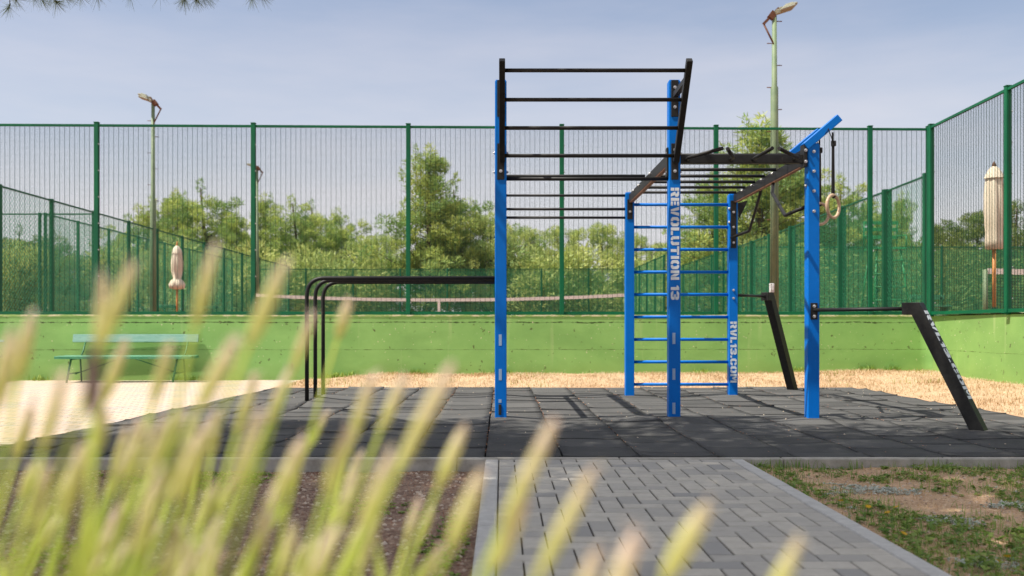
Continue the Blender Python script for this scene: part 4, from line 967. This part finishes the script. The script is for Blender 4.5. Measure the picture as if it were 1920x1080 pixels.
blades(1500, lambda r: (lambda x, y: (x, y, 1) if nz2(x, y, 1.1, 70) > .15 else (None, 0, 0))(r.uniform(-3, 6.8), r.uniform(13.4, 15.3)), bank, .03, .09, .004, M['greenblade'], 'green_grass', 'few green tufts among the dry grass at the wall foot', seed=6)
def wallfoot(r):
    x = rr_.choice([-2.75, -2.6, -2.4, -1.35, -.05, .05, 3.2, 4.8, 5.9, 6.3, -7.3, -4.9, -5.1, -4.7]) + r.normal() * .07; return x, WY(x) - abs(r.normal()) * .05, 1
blades(900, wallfoot, lambda x, y: (bank(x, y) if x > -3.2 else -.015), .03, .11, .007, M['weed'], 'weeds', 'light green weeds at the foot of the long wall', 'weeds', seed=8)
# right hand bed: weeds, straw, gravel
dz = lambda x, y: -.055 + .016 * nz2(x, y, 1.7, 9) + .007 * nz2(x, y, 9, 3) + .004 * nz2(x, y, 30, 5)
def weed_den(x, y):
    d = .20 + .8 * nz2(x, y, 1.1, 21) + .5 * nz2(x, y, 6.5, 12) + .5 * nz2(x, y, 3.2, 5)
    d += .42 * min(1, max(0, (x - 2.3) * 1.6)); d += .55 * math.exp(-((x - (1.62 + .12 * (5.6 - y))) / .2) ** 2) + (.5 if (x > 2.1 + (y - 4) * .9 and y < 5.0) else 0) - (.6 * math.exp(-((x - 2.15) / .42) ** 2 - ((y - 5.35) / .38) ** 2))
    return d
def leaves(n, den, xr, yr, zf, size, m, name, lab, seed, flat=.5, thr=.1, hmax=.05):
    r = np.random.RandomState(seed); Q = []; T = []
    while len(Q) < n:
        x = r.uniform(*xr); y = r.uniform(*yr); d = den(x, y)
        if d < thr or r.rand() > min(1, (d - thr) * 2.2): continue
        k = r.randint(4, 9); z = zf(x, y); h = r.uniform(.0, hmax) * min(1, d); t0 = r.rand()
        for _ in range(k):
            a = r.uniform(0, 6.28); l = size * r.uniform(.5, 1.3); w = l * r.uniform(.16, .34); el = r.uniform(.05, 1.1) * flat + .05
            c = np.array([x, y, z + h * r.rand()]); dr = np.array([math.cos(a) * math.cos(el), math.sin(a) * math.cos(el), math.sin(el)]); s_ = np.array([-math.sin(a), math.cos(a), r.uniform(-.4, .4)]) * w
            m1 = c + dr * l * .45 + np.array([0, 0, .004]); e = c + dr * l - np.array([0, 0, l * .12]); Q.append([c, m1 - s_, e, m1 + s_]); T.append(np.clip(t0 + r.normal() * .2, 0, 1))
    o = tris(name, np.array(Q), m, None, T, nv=4); tag(o, lab, 'weeds', kind='stuff'); return o
leaves(46000, weed_den, (1.55, 5.6), (1.6, 6.05), dz, .030, M['weed'], 'weeds', 'low green weeds creeping over the dirt right of the path', 31)
blades(24000, lambda r: (lambda x, y: (x, y, 1) if weed_den(x, y) > .05 + .3 * r.rand() else (None, 0, 0))(r.uniform(1.55, 5.6), r.uniform(1.6, 6.05)), dz, .02, .065, .0016, M['weed'], 'green_grass', 'thin green grass blades right of the path', lean=1.3, seed=33)
blades(9000, lambda r: (r.uniform(1.55, 5.6), r.uniform(1.6, 6.05), 1), dz, .01, .05, .0013, M['straw'], 'straw', 'dry straw lying on the dirt right of the path', lean=2.5, seed=34)
leaves(7500, lambda x, y: nz2(x, y, 1.9, 55) * 1.3 - .34 + sum(.7 * math.exp(-((x - a) / .13) ** 2 - ((y - c) / .09) ** 2) for a, c in ((2.32, 4.75), (2.5, 4.8), (1.97, 4.45), (2.1, 4.4), (1.75, 3.6), (1.86, 3.62), (2.2, 5.2), (3.1, 5.8), (2.95, 5.75), (1.72, 4.7))), (1.7, 5.6), (1.8, 5.7), dz, .02, M['silver'], 'silver_weeds', 'silvery grey creeping plants right of the path', 35, hmax=.03)
blades(170, lambda r: (lambda k_: (k_[0] + r.normal() * .05, min(6.07, k_[1] + r.normal() * .02), 1))([(1.62, 6.04), (1.78, 6.04), (2.2, 6.03), (2.75, 6.04), (3.05, 6.03), (1.9, 6.0), (3.3, 6.04)][r.randint(7)]), dz, .02, .08, .0022, M['weed'], 'weeds', 'weeds sprouting along the mat kerb right of the path', 'weeds', seed=37, lean=.7)
o = stones(5200, (1.55, 5.4), (1.8, 6.05), dz, .003, .011, M['pebble'], 'gravel'); tag(o, 'fine gravel scattered on the dirt right of the path', 'gravel', kind='stuff')
# left bed: gravel, litter, weeds
sz = lambda x, y: -.075 + .014 * nz2(x, y, 2.2) + .007 * nz2(x, y, 11, 3) + .004 * nz2(x, y, 30, 5)
o = stones(9000, (-4.2, -.12), (1.2, 6.05), sz, .004, .016, M['pebble'], 'gravel'); tag(o, 'pale gravel mixed in the brown soil left of the path', 'gravel', kind='stuff')
blades(15000, lambda r: (r.uniform(-4.2, -.12), r.uniform(1.2, 6.07), 1), sz, .004, .02, .0016, M['redbits'], 'needle_litter', 'reddish brown needle litter on the soil left of the path', 'litter', lean=5, seed=41)
leaves(9000, lambda x, y: nz2(x, y, 1.2, 15) * 1.1 - .1 + .25 * (x > -1.2) * (y < 5), (-4.2, -.15), (1.4, 5.9), sz, .024, M['weed'], 'weeds', 'scattered green weeds on the soil left of the path', 43)
# specks on the mats and litter in their seams
r_ = np.random.RandomState(9); Q = []; T = []
for _ in range(5200):
    if r_.rand() < .8:
        kx = r_.randint(-6, 10); x = -.108 + .5 * kx + r_.normal() * .005; y = 6.3 + 6.9 * r_.rand() ** .8
        if kx in (-1, 0, 1, 2, 3) or r_.rand() < .35: pass
        else: continue
        if nz2(x, y, 1.5, 3) < -.12: continue
    else: x = r_.uniform(-3, 4.7); y = r_.uniform(6.3, 13.1)
    if r_.rand() < .3 and abs(((x + .108) % .5) - .0) > .02 and r_.rand() < .85: continue
    s_ = r_.uniform(.003, .008); a = r_.uniform(0, 6.28); z = mat_z(x, y) + .003 + .003 * r_.rand(); d = np.array([math.cos(a), math.sin(a), .1]) * s_; e = np.array([-math.sin(a), math.cos(a), .5]) * s_ * .5; c = np.array([x, y, z])
    Q.append([c - d, c - e, c + d, c + e]); T.append(r_.rand())
o = tris('mat_litter', np.array(Q), M['redbits'], None, T, nv=4); tag(o, 'dry needles and crumbs lying in the seams of the black mats', 'litter', kind='stuff')
o = stones(150, (-3, 4.7), (6.4, 13.1), lambda x, y: mat_z(x, y) + .006, .004, .010, M['stone'], 'pale_crumbs'); tag(o, 'pale stone crumbs scattered over the black mats', 'crumbs', kind='stuff')
# yellow flowers
fl = None
for i, (px, py, lab) in enumerate(((1578, 943, 'yellow flower nearest the path kerb, left of the others'), (1686, 953, 'larger yellow bloom right of a pair in the middle of the weeds'), (1668, 963, 'yellow bloom just below the larger middle one'), (1627, 955, 'small yellow bloom midway between kerb flower and middle pair'), (1689, 1004, 'yellow flower alone below the middle pair'), (1867, 1055, 'yellow flower low at the right, left one of two'), (1890, 1049, 'yellow flower low at the right, right one of two'))):
    Y = (H + .03) * F / (py - HY); x = PX(px, Y); g = fl
    if fl is None:
        fl = empty('yellow_flower', (0, 0, 0), lab, 'flower', 'yellow flowers in the weeds')
        b = MB(); b.tube([(0, 0, 0), (.004, 0, .028)], .0014, 5); b.build('stem', M['weed'], fl)
        b = MB()
        for k in range(8):
            a = k * math.pi / 4; b.add([(0.004, 0, .028), (math.cos(a - .3) * .011, math.sin(a - .3) * .011, .034), (math.cos(a) * .015, math.sin(a) * .015, .033), (math.cos(a + .3) * .011, math.sin(a + .3) * .011, .034)], [(0, 1, 2, 3)])
        b.build('petals', M['yellow'], fl); g = fl
    else: g = copy_tree(fl)
    g.location = (x, Y, dz(x, Y) + .004); g.rotation_euler = (R(-25), 0, i); tag(g, lab, 'flower', 'yellow flowers in the weeds')

# ------------------------------------------------------------------ lavender close to the viewer
def lav_head(b, p, d, l, w, tt, r):
    d = d.normalized(); n = 9
    ts = (0, .15, .4, .7, .92, 1); ws = (.22, .42, .54, .48, .32, .10); w *= r.uniform(.75, 1.15)
    for a in range(5): b.tube([p + d * l * ts[a], p + d * l * ts[a + 1]], [w * ws[a], w * ws[a + 1]], 7, tint=min(1, max(0, (a - 1.2) / 3 + (tt - .3))), caps=(a == 4))
    for i in range(34):
        t = r.random() ** .9; c = p + d * l * t; q = (d * .7 + Vector((r.gauss(0, 1), r.gauss(0, 1), r.gauss(0, 1))).normalized()).normalized(); s_ = q.cross(d).normalized() * .0022
        c = c + q * w * .3; b.add([c - s_, c + s_, c + q * r.uniform(.004, .009)], [(0, 1, 2)], min(1, max(0, t * 1.2 - .3 + r.uniform(-.2, .3) + tt - .3)))
heads = [ # tip px, tip py, distance, head length m, lean, dark tint
 (250, 492, .62, .055, .36, .2), (400, 468, .66, .055, .26, .25), (533, 492, .64, .06, .40, .15), (196, 520, .64, .055, .06, .3), (176, 662, .56, .036, .02, .95), (60, 590, .74, .05, .22, .3),
 (585, 590, .80, .05, .35, .4), (440, 640, .62, .05, .50, .3), (850, 678, .62, .07, .48, .5), (1042, 782, .60, .075, .46, .45), (1112, 878, .55, .07, .48, .3),
 (1325, 945, .55, .05, .50, .2), (1495, 1020, .55, .05, .48, .1), (1190, 1000, .52, .05, .30, .6), (905, 880, .62, .055, .40, .3), (700, 700, .72, .055, .32, .4),
 (655, 560, .95, .04, .3, .4), (760, 700, .80, .05, .40, .5), (490, 770, .60, .05, .32, .3), (320, 640, .72, .05, .30, .2), (120, 700, .62, .05, .25, .4),
 (25, 620, .60, .05, .25, .3), (235, 640, .78, .05, .35, .3), (385, 800, .60, .05, .40, .2), (655, 800, .66, .05, .35, .3), (735, 850, .6, .05, .4, .3),
 (800, 770, .70, .05, .45, .6), (300, 880, .55, .05, .3, .2), (570, 820, .72, .05, .4, .4), (985, 930, .6, .05, .4, .5), (160, 830, .66, .05, .3, .2),
 (480, 700, .80, .05, .3, .3), (60, 760, .8, .045, .3, .4), (545, 690, .82, .05, .38, .6), (870, 800, .75, .05, .4, .3), (1120, 1030, .55, .05, .35, .5)]
plants = []
for (bx, by, lab) in ((-.62, .82, 'lavender plant at the far left, tallest spikes reaching over the bench'), (-.46, .72, 'lavender plant leaning right in front of the parallel bars'), (-.30, .80, 'lavender plant with spikes over the dark mats below the left blue post'), (-.17, .70, 'lavender plant leaning over the left path kerb'), (-.05, .62, 'shortest lavender plant with spikes over the grey paving')):
    plants.append(empty('lavender_plant', (bx, by, -.075), lab, 'lavender', 'lavender plants close to the viewer'))
lr = random.Random(17)
def stem(plant, tip, l, lean, tt, w=.010):
    base = Vector(plant.location); d = Vector((math.sin(lean), lr.uniform(-.1, .1), math.cos(lean))); hb_ = tip - d * l
    foot = Vector((base.x + lr.uniform(-.09, .09), base.y + lr.uniform(-.07, .07), base.z)); 
    h_ = hb_.z - foot.z; foot.x = foot.x * .25 + (hb_.x - math.tan(lean) * h_ * .55) * .75
    c1 = hb_ - d * h_ * .55
    pts = []
    for i in range(9):
        t = i / 8; pts.append((foot * (1 - t) + c1 * t) * (1 - t) + (c1 * (1 - t) + hb_ * t) * t - base)
    b = MB(); b.tube(pts, [.0030 - .0012 * i / 8 for i in range(9)], 6, tint=lr.random())
    # a few narrow leaves on the lower stem
    for k in range(12):
        t = lr.uniform(.2, .9); p = pts[int(t * 8)]; a = lr.uniform(0, 6.28); q = Vector((math.cos(a) * .5 + .25, math.sin(a) * .5, .9)).normalized(); s_ = q.cross(Vector((0, 1, 0))).normalized() * .0034; ll = lr.uniform(.04, .08)
        b.add([p, p + q * ll * .5 - s_, p + q * ll, p + q * ll * .5 + s_], [(0, 1, 2, 3)], lr.random())
    so = b.build('flower_stem', M['stem'], plant); hm = M['head'] if tt < .88 else M['old_head']
    b = MB(); lav_head(b, hb_ - base, d, l, w, tt, lr); b.build('flower_head', hm, so)
def nearest(x): return min(plants, key=lambda p: abs(p.location.x + .12 - x))
for (px, py, Y, l, lean, tt) in heads:
    tip = P(px, py, Y); stem(nearest(tip.x - lean * .4), tip, l, lean, tt, .0105)
for i in range(62):
    px = lr.triangular(-60, 1000, 330); py = lr.uniform(760, 1080) if px < 700 else lr.uniform(900, 1100); Y = lr.uniform(.58, 1.1)
    tip = P(px, py, Y); stem(nearest(tip.x - .15), tip, lr.uniform(.03, .05), lr.uniform(.2, .5), lr.uniform(.1, .6), .0085)
for pl in plants:   # the leafy base of each plant
    r2_ = np.random.RandomState(int(abs(pl.location.x) * 1000)); Q = []; T = []
    for _ in range(470):
        a = r2_.uniform(0, 6.28); rr2 = abs(r2_.normal()) * .085; p = np.array([math.cos(a) * rr2, math.sin(a) * rr2, r2_.uniform(.0, .42)]); q = np.array([r2_.normal() * .35 + .3, r2_.normal() * .35, 1.]); q /= np.linalg.norm(q); s_ = np.cross(q, r2_.normal(size=3)); s_ = s_ / np.linalg.norm(s_) * .0034; l = r2_.uniform(.08, .20)
        Q.append([p, p + q * l * .5 - s_, p + q * l, p + q * l * .5 + s_]); T.append(r2_.rand())
    tris('foliage', np.array(Q), M['stem'], pl, T, nv=4)
